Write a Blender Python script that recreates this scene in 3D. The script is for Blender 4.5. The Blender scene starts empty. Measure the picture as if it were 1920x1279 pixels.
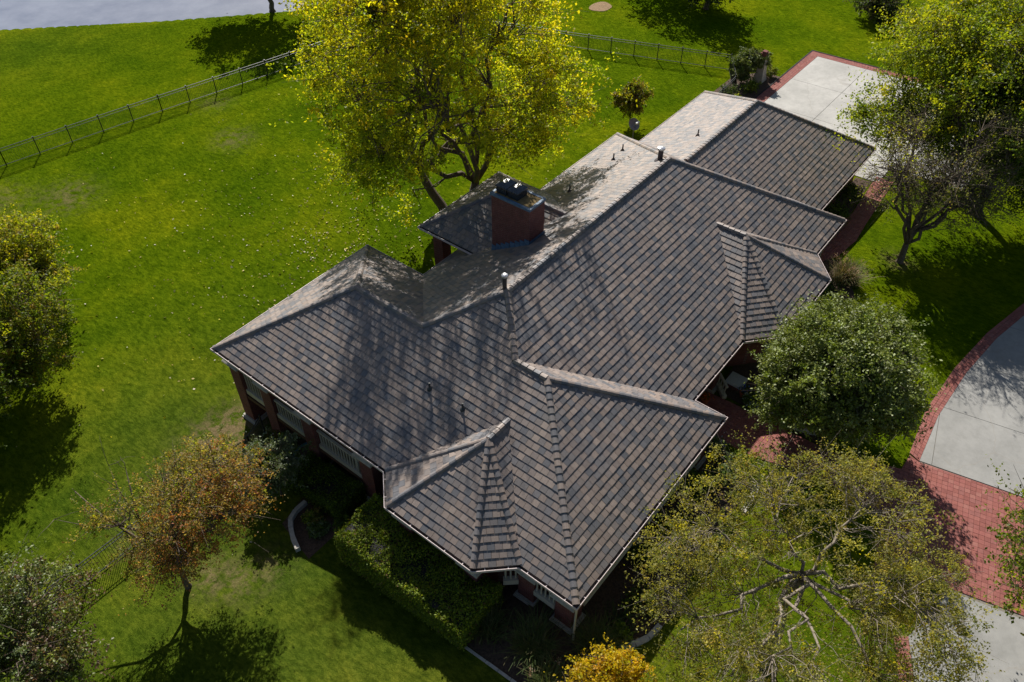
import bpy, math, random
import numpy as np
from mathutils import Vector, Matrix

S = bpy.context.scene
COL = S.collection
rng = np.random.default_rng(7)
random.seed(7)

# ---------------------------------------------------------------- camera, sky, sun, exposure
CAM = Vector((-13.908, -7.760, 33.15))
YAW, PITCH = math.radians(38.446), math.radians(44.194)
cd = bpy.data.cameras.new('camera'); co = bpy.data.objects.new('camera', cd); COL.objects.link(co)
cd.sensor_width = 36; cd.lens = 1506.66 / 1920 * 36; cd.clip_start = .5; cd.clip_end = 3000
FWD = Vector((math.cos(PITCH) * math.cos(YAW), math.cos(PITCH) * math.sin(YAW), -math.sin(PITCH)))
co.location = CAM; co.rotation_euler = FWD.to_track_quat('-Z', 'Y').to_euler()
S.camera = co
SUN_EL, SUN_AZ = math.radians(37.5), math.radians(47.3)
W = bpy.data.worlds.new('World'); S.world = W; W.use_nodes = True
nt = W.node_tree; bg = nt.nodes['Background']
sky = nt.nodes.new('ShaderNodeTexSky'); sky.sky_type = 'NISHITA'; sky.sun_disc = False
sky.sun_elevation = SUN_EL; sky.sun_rotation = math.pi / 2 - SUN_AZ
nt.links.new(sky.outputs[0], bg.inputs[0]); bg.inputs[1].default_value = 0.052
sl = bpy.data.lights.new('sun', 'SUN'); sl.energy = 5.0; sl.angle = math.radians(.5); sl.color = (1, .955, .88)
so = bpy.data.objects.new('sun', sl); COL.objects.link(so)
sd = Vector((math.cos(SUN_EL) * math.cos(SUN_AZ), math.cos(SUN_EL) * math.sin(SUN_AZ), math.sin(SUN_EL)))
so.location = sd * 80; so.rotation_euler = (-sd).to_track_quat('-Z', 'Y').to_euler()
S.view_settings.view_transform = 'Standard'; S.view_settings.look = 'None'
S.view_settings.gamma = 1; S.view_settings.use_curve_mapping = False
S.view_settings.exposure = 0.48
S.cycles.max_bounces = 7; S.cycles.transparent_max_bounces = 4

# ---------------------------------------------------------------- materials
def newmat(name):
    m = bpy.data.materials.new(name); m.use_nodes = True
    n = m.node_tree; b = n.nodes['Principled BSDF']; return m, n, b
def L(n, a, b): n.links.new(a, b)
def noise(n, scale, detail=4, rough=.6, coord=None, stretch=None):
    t = n.nodes.new('ShaderNodeTexNoise'); t.inputs['Scale'].default_value = scale
    t.inputs['Detail'].default_value = detail; t.inputs['Roughness'].default_value = rough
    if coord is not None:
        if stretch:
            mp = n.nodes.new('ShaderNodeMapping'); mp.inputs['Scale'].default_value = stretch[0]; mp.inputs['Rotation'].default_value = stretch[1]
            L(n, coord, mp.inputs[0]); coord = mp.outputs[0]
        L(n, coord, t.inputs['Vector'])
    return t.outputs['Fac']
def ramp(n, fac, stops):
    r = n.nodes.new('ShaderNodeValToRGB'); e = r.color_ramp.elements
    while len(e) < len(stops): e.new(.5)
    for k, (p, c) in enumerate(stops):
        e[k].position = p; e[k].color = (*c, 1) if len(c) == 3 else c
    L(n, fac, r.inputs[0]); return r.outputs[0]
def mix(n, fac, a, b, mode='MIX'):
    x = n.nodes.new('ShaderNodeMix'); x.data_type = 'RGBA'; x.blend_type = mode
    if hasattr(fac, 'node'): L(n, fac, x.inputs[0])
    else: x.inputs[0].default_value = fac
    for v, s in ((a, x.inputs[6]), (b, x.inputs[7])):
        if hasattr(v, 'node'): L(n, v, s)
        else: s.default_value = (*v, 1)
    return x.outputs[2]
def bump(n, b, fac, strength, dist):
    u = n.nodes.new('ShaderNodeBump'); u.inputs['Strength'].default_value = strength; u.inputs['Distance'].default_value = dist
    L(n, fac, u.inputs['Height']); L(n, u.outputs[0], b.inputs['Normal'])
def pos(n): return n.nodes.new('ShaderNodeNewGeometry').outputs['Position']
def plain(name, c, rough=.7, var=.25, scale=6, bmp=.2, dist=.02, metal=0, spec=.3):
    m, n, b = newmat(name); p = pos(n)
    f = noise(n, scale, 5, .65, p)
    lo = tuple(x * (1 - var) for x in c); hi = tuple(min(1, x * (1 + var)) for x in c)
    L(n, ramp(n, f, [(.3, lo), (.7, hi)]), b.inputs['Base Color'])
    b.inputs['Roughness'].default_value = rough; b.inputs['Metallic'].default_value = metal
    b.inputs['Specular IOR Level'].default_value = spec
    if bmp: bump(n, b, noise(n, scale * 4, 3, .6, p), bmp, dist)
    return m
def colmat(name, rough=.85, var=.2, scale=9, bmp=.4, dist=.02, spec=.2):
    """base colour from the colour attribute of each piece, with grain"""
    m, n, b = newmat(name); p = pos(n)
    a = n.nodes.new('ShaderNodeAttribute'); a.attribute_name = 'col'
    g = ramp(n, noise(n, scale, 5, .7, p), [(.3, (1 - var,) * 3), (.72, (1 + var,) * 3)])
    c = mix(n, 1.0, a.outputs['Color'], g, 'MULTIPLY')
    if name.startswith('roof'):
        c = mix(n, 1.0, c, ramp(n, noise(n, .5, 5, .7, p), [(.3, (.86, .87, .89)), (.5, (1, 1, 1)), (.72, (1.1, 1.08, 1.04))]), 'MULTIPLY')
        c = mix(n, ramp(n, noise(n, 5, 5, .75, p), [(.66, (0,) * 3), (.76, (.35,) * 3)]), c, (.30, .28, .22))
    L(n, c, b.inputs['Base Color'])
    b.inputs['Roughness'].default_value = rough; b.inputs['Specular IOR Level'].default_value = spec
    if bmp: bump(n, b, noise(n, scale * 5, 3, .6, p), bmp, dist)
    return m
def leafmat(name, trans=.3, rough=.5, spec=.35, tr=(1.3, 1.25, .6)):
    m, n, b = newmat(name)
    a = n.nodes.new('ShaderNodeAttribute'); a.attribute_name = 'col'
    L(n, a.outputs['Color'], b.inputs['Base Color']); b.inputs['Roughness'].default_value = rough
    b.inputs['Specular IOR Level'].default_value = spec
    t = n.nodes.new('ShaderNodeBsdfTranslucent')
    L(n, mix(n, 1.0, a.outputs['Color'], tr, 'MULTIPLY'), t.inputs[0])
    x = n.nodes.new('ShaderNodeMixShader'); x.inputs[0].default_value = trans
    L(n, b.outputs[0], x.inputs[1]); L(n, t.outputs[0], x.inputs[2])
    L(n, x.outputs[0], n.nodes['Material Output'].inputs[0]); return m
def brickmat(name, c1, c2, mortar, sx=.21, sy=.075):
    """brick courses at real size on vertical faces: along = x + y, up = z"""
    m, n, b = newmat(name); p = pos(n)
    sep = n.nodes.new('ShaderNodeSeparateXYZ'); L(n, p, sep.inputs[0])
    add = n.nodes.new('ShaderNodeMath'); add.operation = 'ADD'; L(n, sep.outputs[0], add.inputs[0]); L(n, sep.outputs[1], add.inputs[1])
    cmb = n.nodes.new('ShaderNodeCombineXYZ'); L(n, add.outputs[0], cmb.inputs[0]); L(n, sep.outputs[2], cmb.inputs[1])
    t = n.nodes.new('ShaderNodeTexBrick'); L(n, cmb.outputs[0], t.inputs['Vector'])
    t.inputs['Color1'].default_value = (*c1, 1); t.inputs['Color2'].default_value = (*c2, 1); t.inputs['Mortar'].default_value = (*mortar, 1)
    t.inputs['Scale'].default_value = 1; t.inputs['Brick Width'].default_value = sx; t.inputs['Row Height'].default_value = sy; t.inputs['Mortar Size'].default_value = .008
    g = ramp(n, noise(n, 3, 4, .6, p), [(.3, (.75,) * 3), (.7, (1.2,) * 3)])
    L(n, mix(n, 1.0, t.outputs[0], g, 'MULTIPLY'), b.inputs['Base Color']); b.inputs['Roughness'].default_value = .85
    inv = n.nodes.new('ShaderNodeMath'); inv.operation = 'SUBTRACT'; inv.inputs[0].default_value = 1; L(n, t.outputs['Fac'], inv.inputs[1])
    bump(n, b, inv.outputs[0], .6, .01)
    return m

M = dict(
    tile=colmat('roof_tile_concrete', .56, .16, 14, .25, .012, .55),
    paver=colmat('brick_paver', .85, .15, 10, .3, .01),
    stone=plain('limestone', (.42, .39, .34), .8, .2, 5, .4),
    cream=plain('cream_paint', (.50, .46, .37), .55, .08, 3, .05),
    lip=plain('gutter_lip_paint', (.62, .52, .5), .4, .08, 4, 0),
    trough=plain('gutter_trough', (.06, .05, .05), .6, .4, 5, .1),
    deck=plain('roof_underlay', (.05, .045, .045), .9, .2),
    brick=brickmat('red_brick', (.14, .030, .024), (.19, .044, .033), (.20, .14, .12)),
    dark=plain('dark_interior', (.02, .018, .018), .8, .3),
    black=plain('black_metal', (.03, .034, .036), .4, .3, 8, .1, spec=.5),
    blackgloss=plain('black_sooty_metal', (.02, .025, .035), .22, .4, 12, .3, .02, spec=.9),
    lead=plain('blue_grey_flashing', (.10, .17, .26), .5, .3, 6, .3, .02),
    mortar=plain('mortar_crown', (.22, .15, .06), .9, .35, 5, .5),
    galv=plain('galvanised_metal', (.6, .6, .62), .3, .1, 8, .05, metal=.6),
    flue=plain('painted_flue', (.07, .055, .06), .5, .2),
    white=plain('white_paint', (.75, .75, .74), .4, .05, 5, 0),
    
    joint=plain('joint_dirt', (.2, .18, .15), .95, .2), sand=plain('brick_joint_sand', (.17, .09, .07), .95, .3),
    mulch=plain('bark_mulch', (.095, .062, .044), .95, .5, 9, 1.0, .06),
    bark=plain('tree_bark', (.13, .10, .075), .9, .35, 7, .8, .03),
    palebark=plain('pale_bark', (.25, .21, .165), .85, .5, 6, .8, .03),
    glass=plain('window_glass', (.02, .025, .03), .08, .1, 2, 0, spec=.8),
    terracotta=plain('terracotta', (.4, .11, .05), .7, .2),
    teal=plain('teal_hose', (.03, .16, .22), .35, .1, 5, 0),
    cushion=plain('pale_stone_slab', (.5, .5, .52), .7, .1),
    wood=plain('brown_wood', (.10, .05, .03), .7, .3),
    leaf=leafmat('leaf', .58), sunleaf=leafmat('yellowing_leaf', .68, tr=(1.4, 1.36, .65)), hedge=leafmat('hedge_leaf', .35, .55, .25), waxy=leafmat('waxy_leaf', .3, .5, .5),
    blade=leafmat('grass_blade', .3, .6, .2), litter=leafmat('dry_leaf', .1, .6, .3),
)

m, n, b = newmat('concrete'); p = pos(n)
c = ramp(n, noise(n, .35, 6, .65, p), [(.3, (.36, .35, .325)), (.55, (.45, .435, .405)), (.75, (.50, .485, .45))])
c = mix(n, .7, c, ramp(n, noise(n, 2.5, 6, .75, p), [(.3, (.8, .8, .79)), (.55, (1, 1, 1)), (.75, (1.08, 1.07, 1.05))]), 'MULTIPLY')
vw = n.nodes.new('ShaderNodeTexVoronoi'); vw.feature = 'DISTANCE_TO_EDGE'; vw.inputs['Scale'].default_value = .17
wp = n.nodes.new('ShaderNodeVectorMath'); wp.operation = 'ADD'; nn = n.nodes.new('ShaderNodeTexNoise'); nn.inputs['Scale'].default_value = .8; nn.inputs['Detail'].default_value = 5; L(n, p, nn.inputs['Vector'])
L(n, p, wp.inputs[0]); L(n, nn.outputs['Color'], wp.inputs[1]); L(n, wp.outputs[0], vw.inputs['Vector'])
c = mix(n, ramp(n, vw.outputs['Distance'], [(0, (.4,) * 3), (.0025, (.3,) * 3), (.005, (0,) * 3)]), c, (.27, .24, .20))
st = ramp(n, noise(n, .9, 3, .5, p, ((1, .3, 1), (0, 0, .4))), [(.64, (0,) * 3), (.76, (.45,) * 3)])
c = mix(n, st, c, (.25, .235, .215)); L(n, c, b.inputs['Base Color']); b.inputs['Roughness'].default_value = .85; b.inputs['Specular IOR Level'].default_value = .25
bump(n, b, noise(n, 12, 3, .6, p), .15, .01); M['concrete'] = m
M['old_concrete'] = m2 = m.copy(); m2.name = 'old_concrete'
for q in m2.node_tree.nodes:
    if q.type == 'VALTORGB' and abs(q.color_ramp.elements[0].color[0] - .36) < .01:
        for e in q.color_ramp.elements: e.color = (e.color[0] * .68, e.color[1] * .69, e.color[2] * .70, 1)
# ---------------------------------------------------------------- object helpers
def mesh(name, verts, faces, m=None, cols=None, smooth=False):
    me = bpy.data.meshes.new(name)
    me.from_pydata([tuple(v) for v in verts], [], [tuple(f) for f in faces])
    if m: me.materials.append(m)
    if cols is not None:
        a = me.color_attributes.new('col', 'FLOAT_COLOR', 'POINT')
        c = np.ones((len(verts), 4), np.float32); c[:, :3] = np.asarray(cols, np.float32)
        a.data.foreach_set('color', c.ravel())
    if smooth: me.polygons.foreach_set('use_smooth', np.ones(len(me.polygons), bool))
    me.update(); return me
def fastmesh(name, V, F, m, cols=None):
    """V (n,3) and F (k,3 or 4) numpy arrays"""
    me = bpy.data.meshes.new(name); V = np.asarray(V, np.float32); F = np.asarray(F, np.int32); k = F.shape[1]
    me.vertices.add(len(V)); me.vertices.foreach_set('co', V.ravel())
    me.loops.add(F.size); me.loops.foreach_set('vertex_index', F.ravel())
    me.polygons.add(len(F)); me.polygons.foreach_set('loop_start', np.arange(len(F), dtype=np.int32) * k)
    me.polygons.foreach_set('loop_total', np.full(len(F), k, np.int32))
    me.materials.append(m)
    if cols is not None:
        a = me.color_attributes.new('col', 'FLOAT_COLOR', 'POINT')
        c = np.ones((len(V), 4), np.float32); c[:, :3] = cols; a.data.foreach_set('color', c.ravel())
    me.update(calc_edges=True); return me
def obj(name, me, parent=None, kind=None, loc=None):
    o = bpy.data.objects.new(name, me); COL.objects.link(o)
    if parent is not None: o.parent = parent
    if kind: o['kind'] = kind
    if loc is not None: o.location = loc
    return o
def thing(name, label, cat, loc=(0, 0, 0), group=None, me=None):
    o = bpy.data.objects.new(name, me); COL.objects.link(o); o.location = loc
    o['label'] = label; o['category'] = cat
    if group: o['group'] = group
    return o
class MB:
    def __init__(s): s.v = []; s.f = []; s.c = []
    def add(s, v, f, c=None):
        o = len(s.v); s.v += [tuple(x) for x in v]; s.f += [tuple(i + o for i in q) for q in f]
        if c is not None: s.c += [c] * len(v)
    def box(s, x0, y0, z0, x1, y1, z1, c=None):
        s.add([(x0, y0, z0), (x1, y0, z0), (x1, y1, z0), (x0, y1, z0), (x0, y0, z1), (x1, y0, z1), (x1, y1, z1), (x0, y1, z1)],
              [(0, 3, 2, 1), (4, 5, 6, 7), (0, 1, 5, 4), (1, 2, 6, 5), (2, 3, 7, 6), (3, 0, 4, 7)], c)
    def bar(s, a, b, w, h=None, c=None):
        """square bar between two points"""
        a = Vector(a); b = Vector(b); d = (b - a).normalized(); h = h or w
        u = d.cross(Vector((0, 0, 1)))
        u = u.normalized() if u.length > 1e-4 else Vector((1, 0, 0)); n = u.cross(d)
        q = [u * (sx * w / 2) + n * (sy * h / 2) for sx, sy in ((-1, -1), (1, -1), (1, 1), (-1, 1))]
        s.add([a + x for x in q] + [b + x for x in q], [(0, 3, 2, 1), (4, 5, 6, 7), (0, 1, 5, 4), (1, 2, 6, 5), (2, 3, 7, 6), (3, 0, 4, 7)], c)
    def tube(s, pts, rad, k=6, c=None, cap=True):
        pts = [Vector(p) for p in pts]; n = len(pts); V = []; F = []
        for i, p in enumerate(pts):
            d = (pts[min(i + 1, n - 1)] - pts[max(i - 1, 0)]); d = d.normalized() if d.length > 1e-6 else Vector((0, 0, 1))
            u = d.cross(Vector((.31, .17, .93))); u = u.normalized() if u.length > 1e-3 else Vector((1, 0, 0)); w = d.cross(u)
            r = rad[i] if hasattr(rad, '__len__') else rad
            V += [p + (u * math.cos(2 * math.pi * j / k) + w * math.sin(2 * math.pi * j / k)) * r for j in range(k)]
        for i in range(n - 1):
            for j in range(k):
                F.append((i * k + j, i * k + (j + 1) % k, (i + 1) * k + (j + 1) % k, (i + 1) * k + j))
        if cap: F.append(tuple(range(k - 1, -1, -1))); F.append(tuple((n - 1) * k + j for j in range(k)))
        s.add(V, F, c)
    def lathe(s, cx, cy, prof, k=12, c=None):
        V = []; F = []
        for r, z in prof: V += [(cx + r * math.cos(2 * math.pi * j / k), cy + r * math.sin(2 * math.pi * j / k), z) for j in range(k)]
        for i in range(len(prof) - 1):
            for j in range(k): F.append((i * k + j, i * k + (j + 1) % k, (i + 1) * k + (j + 1) % k, (i + 1) * k + j))
        F.append(tuple(range(k - 1, -1, -1))); F.append(tuple((len(prof) - 1) * k + j for j in range(k)))
        s.add(V, F, c)
    def build(s, name, m, parent=None, kind=None, smooth=False):
        return obj(name, mesh(name, s.v, s.f, m, s.c if s.c else None, smooth), parent, kind)
def clip(poly, x0, y0, x1, y1):
    """polygon clipped to a rectangle"""
    for ax, lim, sg in ((0, x0, 1), (0, x1, -1), (1, y0, 1), (1, y1, -1)):
        out = []
        for i in range(len(poly)):
            a, b = poly[i - 1], poly[i]; da = (a[ax] - lim) * sg; db = (b[ax] - lim) * sg
            if (da >= 0) != (db >= 0):
                t = da / (da - db); out.append((a[0] + t * (b[0] - a[0]), a[1] + t * (b[1] - a[1])))
            if db >= 0: out.append(b)
        poly = out
        if len(poly) < 3: return []
    return poly
def area(p): return .5 * sum(p[i - 1][0] * p[i][1] - p[i][0] * p[i - 1][1] for i in range(len(p)))
def offset(poly, d):
    """polygon (ccw) pushed outwards by d"""
    out = []; n = len(poly)
    for i in range(n):
        p0, p1, p2 = (Vector(poly[i - 1]), Vector(poly[i]), Vector(poly[(i + 1) % n]))
        a = (p1 - p0).normalized(); b = (p2 - p1).normalized()
        na = Vector((a.y, -a.x)); nb = Vector((b.y, -b.x)); m = (na + nb).normalized()
        out.append(tuple(p1 + m * (d / max(.3, m.dot(na)))))
    return out
def ring(mb, poly, o1, o2, z1, z2):
    a = offset(poly, o1); b = offset(poly, o2); n = len(poly)
    for i in range(n):
        j = (i + 1) % n
        v = [(*a[i], z1), (*a[j], z1), (*b[j], z1), (*b[i], z1), (*a[i], z2), (*a[j], z2), (*b[j], z2), (*b[i], z2)]
        mb.add(v, [(0, 1, 2, 3), (4, 7, 6, 5), (0, 4, 5, 1), (2, 6, 7, 3)])

# ---------------------------------------------------------------- the ground
def sm(t): t = np.clip(t, 0, 1); return t * t * (3 - 2 * t)
SHORE = np.array([(-90, 190), (-20, 122), (5, 98), (14.5, 88.6), (22, 81.5), (29.5, 74.3), (34.8, 69.8), (40.3, 65.2), (45, 63.5), (50, 66), (58, 75), (75, 100), (95, 190)], float)
def water_depth(X, Y):
    """distance inside the pond outline, 0 outside"""
    X = np.asarray(X, float); Y = np.asarray(Y, float); ins = np.zeros(X.shape, bool); d = np.full(X.shape, 1e9)
    n = len(SHORE)
    for i in range(n):
        a, b = SHORE[i - 1], SHORE[i]
        c = (a[1] > Y) != (b[1] > Y)
        with np.errstate(divide='ignore', invalid='ignore'):
            xi = (b[0] - a[0]) * (Y - a[1]) / (b[1] - a[1] if b[1] != a[1] else 1e-9) + a[0]
        ins ^= c & (X < xi)
        e = b - a; t = np.clip(((X - a[0]) * e[0] + (Y - a[1]) * e[1]) / (e @ e), 0, 1)
        d = np.minimum(d, np.hypot(X - a[0] - t * e[0], Y - a[1] - t * e[1]))
    return np.where(ins, d, 0)
def ter0(X, Y):
    zb = -2.4 + 1.2 * sm((X - 8) / 30.); zb = zb + (-2.0 - zb) * sm((Y - 38) / 20.)
    zf = -.8 * sm((X - 15) / 27.)
    t = np.clip((Y - 1) / 21., 0, 1); t = .5 * t + .5 * sm(t)
    return zf + (zb - zf) * t
def ter(X, Y): return float(ter0(np.float64(X), np.float64(Y)))
def far(a): return np.array(a, float)
gx = np.unique(np.concatenate([np.linspace(-700, -60, 9), np.arange(-60, -30, 5), np.arange(-30, 95, .8), np.arange(95, 150, 6), np.linspace(150, 800, 9)]))
gy = np.unique(np.concatenate([np.linspace(-700, -60, 9), np.arange(-60, -25, 5), np.arange(-25, 100, .8), np.arange(100, 160, 6), np.linspace(160, 800, 9)]))
GX, GY = np.meshgrid(gx, gy); wd = water_depth(GX, GY)
GZ = ter0(GX, GY) - np.minimum(2.5, .45 * wd)
lump = .03 * np.sin(GX * 1.3 + 2 * np.sin(GY * .7)) * np.sin(GY * 1.1 + 1.5 * np.sin(GX * .9)); GZ = GZ + lump * (GX < 12) * (GY > 24)
def blob(x, y, r, a=1.): return a * np.exp(-(((GX - x) ** 2 + (GY - y) ** 2) / r ** 2))
dirt = np.zeros(GX.shape)
for b in [(-1.4, 22.6, 1.7, 1.5), (.2, 22.6, 1.2, 1), (-3.2, 22.2, 1.6, .8), (-5.5, 21.2, 1.4, .6), (-8, 20.6, 1.2, .6), (5.7, 51.5, 1.8, .55), (19, 48.5, 1.4, .5), 
          (35.5, -1.7, .8, 1.0), (-6.8, 14.6, 1.1, .55), (-5.4, 14, 1, .5), (-7.5, 16.0, .8, .7), (2, 55, 2, .4), (22, 55, 1.4, .3)]:
    dirt += blob(*b)
nx, ny = len(gx), len(gy)
V = np.stack([GX.ravel(), GY.ravel(), GZ.ravel()], 1)
I = (np.arange(ny - 1)[:, None] * nx + np.arange(nx - 1)[None]).ravel()
F = np.stack([I, I + 1, I + 1 + nx, I + nx], 1)
m, n, b = newmat('lawn_grass'); p = pos(n)
at = n.nodes.new('ShaderNodeAttribute'); at.attribute_name = 'col'; sep = n.nodes.new('ShaderNodeSeparateColor'); L(n, at.outputs['Color'], sep.inputs[0])
big = noise(n, .12, 4, .6, p); mid = noise(n, .7, 5, .65, p); fin = noise(n, 6, 5, .75, p, ((1, .4, 1), (0, 0, .5))); vf = noise(n, 42, 2, .6, p)
c0 = ramp(n, big, [(.34, (.060, .112, .0024)), (.5, (.088, .142, .0028)), (.66, (.136, .18, .0036))])
c1 = mix(n, .6, c0, ramp(n, mid, [(.36, (.76, .80, .8)), (.5, (1, 1, 1)), (.64, (1.18, 1.1, 1.05))]), 'MULTIPLY')
c2 = mix(n, .75, c1, ramp(n, fin, [(.38, (.55, .6, .6)), (.5, (1, 1, 1)), (.62, (1.55, 1.4, 1.5))]), 'MULTIPLY')
c3 = mix(n, .8, c2, ramp(n, vf, [(.38, (.6, .65, .6)), (.62, (1.45, 1.4, 1.5))]), 'MULTIPLY')
c3 = mix(n, .8, c3, ramp(n, noise(n, 2.6, 6, .8, p, ((1, .6, 1), (0, 0, -.7))), [(.38, (.68, .74, .75)), (.5, (1, 1, 1)), (.62, (1.3, 1.2, 1.2))]), 'MULTIPLY')
dm = n.nodes.new('ShaderNodeMath'); dm.operation = 'MULTIPLY'; L(n, sep.outputs[0], dm.inputs[0])
L(n, ramp(n, noise(n, 1.6, 6, .75, p), [(.42, (0, 0, 0)), (.58, (1.4, 1.4, 1.4))]), dm.inputs[1]); dm.use_clamp = True
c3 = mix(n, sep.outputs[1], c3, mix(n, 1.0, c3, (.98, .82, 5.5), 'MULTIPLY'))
c4 = mix(n, dm.outputs[0], c3, ramp(n, noise(n, 14, 4, .7, p), [(.3, (.13, .10, .045)), (.7, (.33, .25, .13))]))
L(n, c4, b.inputs['Base Color']); b.inputs['Roughness'].default_value = .9; b.inputs['Specular IOR Level'].default_value = .0
hh = n.nodes.new('ShaderNodeMath'); hh.operation = 'ADD'; L(n, fin, hh.inputs[0]); L(n, vf, hh.inputs[1]); bump(n, b, hh.outputs[0], .9, .12)
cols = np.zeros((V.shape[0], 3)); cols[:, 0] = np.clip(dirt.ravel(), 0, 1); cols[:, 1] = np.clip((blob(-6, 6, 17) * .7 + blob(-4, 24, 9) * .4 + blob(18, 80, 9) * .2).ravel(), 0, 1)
lawn = obj('lawn', fastmesh('lawn', V, F, m, cols), kind='structure')
# pond
m, n, b = newmat('pond_water'); p = pos(n)
L(n, ramp(n, noise(n, .25, 4, .6, p), [(.35, (.17, .19, .25)), (.65, (.24, .26, .32))]), b.inputs['Base Color'])
b.inputs['Roughness'].default_value = .12; bump(n, b, noise(n, 2.2, 4, .6, p), .12, .05)


wm = mesh('water', [(x, y, -2.13) for x, y in offset([tuple(q) for q in SHORE][::-1] if area([tuple(q) for q in SHORE]) < 0 else [tuple(q) for q in SHORE], .8)], [tuple(range(len(SHORE)))], m)
obj('water', wm, kind='structure')
def sheet(name, poly, m, dz, step=2.0, parent=None):
    """flat covering that follows the ground"""
    if area(poly) < 0: poly = poly[::-1]
    mb = MB(); xs = [q[0] for q in poly]; ys = [q[1] for q in poly]
    for i in range(int(min(xs) // step), int(max(xs) // step) + 1):
        for j in range(int(min(ys) // step), int(max(ys) // step) + 1):
            c = clip(poly, i * step, j * step, (i + 1) * step, (j + 1) * step)
            if len(c) > 2 and area(c) > 1e-4: mb.add([(x, y, ter(x, y) + dz) for x, y in c], [tuple(range(len(c)))])
    return mb.build(name, m, parent, None if parent else 'structure')
def pieces(poly, w, h, gap, ang=0, stagger=0, origin=(0, 0)):
    """cells of a paving pattern clipped to an outline"""
    if area(poly) < 0: poly = poly[::-1]
    ca, sa = math.cos(ang), math.sin(ang)
    q = [((x - origin[0]) * ca + (y - origin[1]) * sa, -(x - origin[0]) * sa + (y - origin[1]) * ca) for x, y in poly]
    xs = [a[0] for a in q]; ys = [a[1] for a in q]; out = []
    for j in range(math.floor(min(ys) / h), math.floor(max(ys) / h) + 1):
        off = stagger * w * (j % 2)
        for i in range(math.floor((min(xs) - off) / w), math.floor((max(xs) - off) / w) + 1):
            c = clip(q, i * w + off + gap / 2, j * h + gap / 2, (i + 1) * w + off - gap / 2, (j + 1) * h - gap / 2)
            if len(c) > 2 and area(c) > w * h * .04: out.append([(x * ca - y * sa + origin[0], x * sa + y * ca + origin[1]) for x, y in c])
    return out
def prism(mb, poly, dz, th, col=None, dev=0):
    if area(poly) < 0: poly = poly[::-1]
    n = len(poly); t = random.uniform(-dev, dev)
    top = [(x, y, ter(x, y) + dz + t) for x, y in poly]; bot = [(x, y, z - th) for x, y, z in top]
    mb.add(top + bot, [tuple(range(n))] + [(i, i + n, (i + 1) % n + n, (i + 1) % n) for i in range(n)], col)
PAV = [(.28, .102, .084), (.26, .094, .078), (.30, .115, .096), (.27, .10, .086), (.235, .085, .072), (.29, .105, .09), (.265, .106, .092), (.31, .13, .108)]
def pave(base, polys, dz, n_single, name='brick_paver'):
    cen = [Vector((sum(x for x, y in q) / len(q), sum(y for x, y in q) / len(q), 0)) for q in polys]
    order = sorted(range(len(polys)), key=lambda i: (cen[i] - CAM).length)
    rest = MB()
    for k, i in enumerate(order):
        c = random.choice(PAV)
        if k < n_single:
            mb = MB(); prism(mb, polys[i], dz, .05, c, .004); mb.build(name, M['paver'], base)
        else: prism(rest, polys[i], dz, .05, c, .004)
    if rest.v: rest.build('brick_pavers', M['paver'], base, 'stuff')

# front loop drive
ARC = [(46, -13.5), (41, -11.2), (36.3, -9.43), (31.67, -8.38), (27.22, -7.77), (22.67, -7.53), (19.09, -7.85)]
IARC = [(45.6, -14.1), (40.7, -11.8), (36.1, -10.0), (31.55, -8.98), (27.2, -8.42), (22.7, -8.2), (18.85, -8.42)]
XING = [(17.79, -7.88), (18.95, -7.9), (18.8, -8.42), (20.6, -17), (14, -18.5), (12.54, -11.98), (11.2, -8.9), (14.6, -8.0)]
LOOP1 = IARC + [(19.3, -10.8), (20.6, -17), (30, -19.5), (46, -20)]
LOOP2 = [(12.5, -12), (14, -18.5), (6, -22), (-6, -22), (-8, -20.5), (2.0, -14.7), (7.2, -12.15), (9.1, -11.2)]
drive = sheet('driveway', IARC + [(18.85, -8.45), (12.5, -11.9), (9.1, -11.2), (7.2, -12.15), (2, -14.7), (-8, -20.5), (-6, -22), (6, -22), (14, -18.5), (20.6, -17), (30, -19.5), (46, -20)], M['joint'], .02)
for q in pieces(LOOP1, 4.6, 4.4, .03, .2, 0, (19, -9)) + pieces(LOOP2, 4.2, 4.4, .03, .2, 0, (12.4, -12)):
    mb = MB(); prism(mb, q, .05, .06); mb.build('concrete_slab', M['old_concrete'], drive)
bb = sheet('brick_crossing', XING, M['sand'], .035)
pave(bb, pieces(XING, .26, .26, .014, .22, 0, (13, -12)), .055, 300)
def band(name, A, B, n_across, ln):
    """brick border between two edge lines"""
    base = MB(); out = []
    for (a0, a1, b0, b1) in zip(A, A[1:], B, B[1:]):
        a0, a1, b0, b1 = map(Vector, (a0, a1, b0, b1)); k = max(1, round((a1 - a0).length / ln))
        for i in range(k):
            for j in range(n_across):
                f = lambda s, t: (a0.lerp(a1, s)).lerp(b0.lerp(b1, s), t)
                s0, s1 = (i + .04) / k, (i + .96) / k; t0, t1 = (j + .04) / n_across, (j + .96) / n_across
                out.append([tuple(f(s0, t0)), tuple(f(s1, t0)), tuple(f(s1, t1)), tuple(f(s0, t1))])
    o = sheet(name, list(A) + list(B)[::-1], M['joint'], .025)
    pave(o, out, .06, 0); return o
band('driveway_border', ARC, IARC, 3, .22)
band('driveway_edging', [(9.1, -11.2), (7.0, -12.2), (2, -14.7), (-8, -20.5)], [(8.75, -10.7), (6.75, -11.65), (1.7, -14.2), (-8.3, -20)], 3, .22)
WALK = [(13.7, 4.2), (13.7, .5), (13.84, -1.84), (14.6, -4.4), (14.6, -8.0), (17.79, -7.9), (16.6, -4.7), (16.5, -1.2), (16.4, 4.2)]
wk = sheet('front_walkway', WALK, M['joint'], .02); pave(wk, pieces(WALK, .22, .22, .015), .05, 0)
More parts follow.
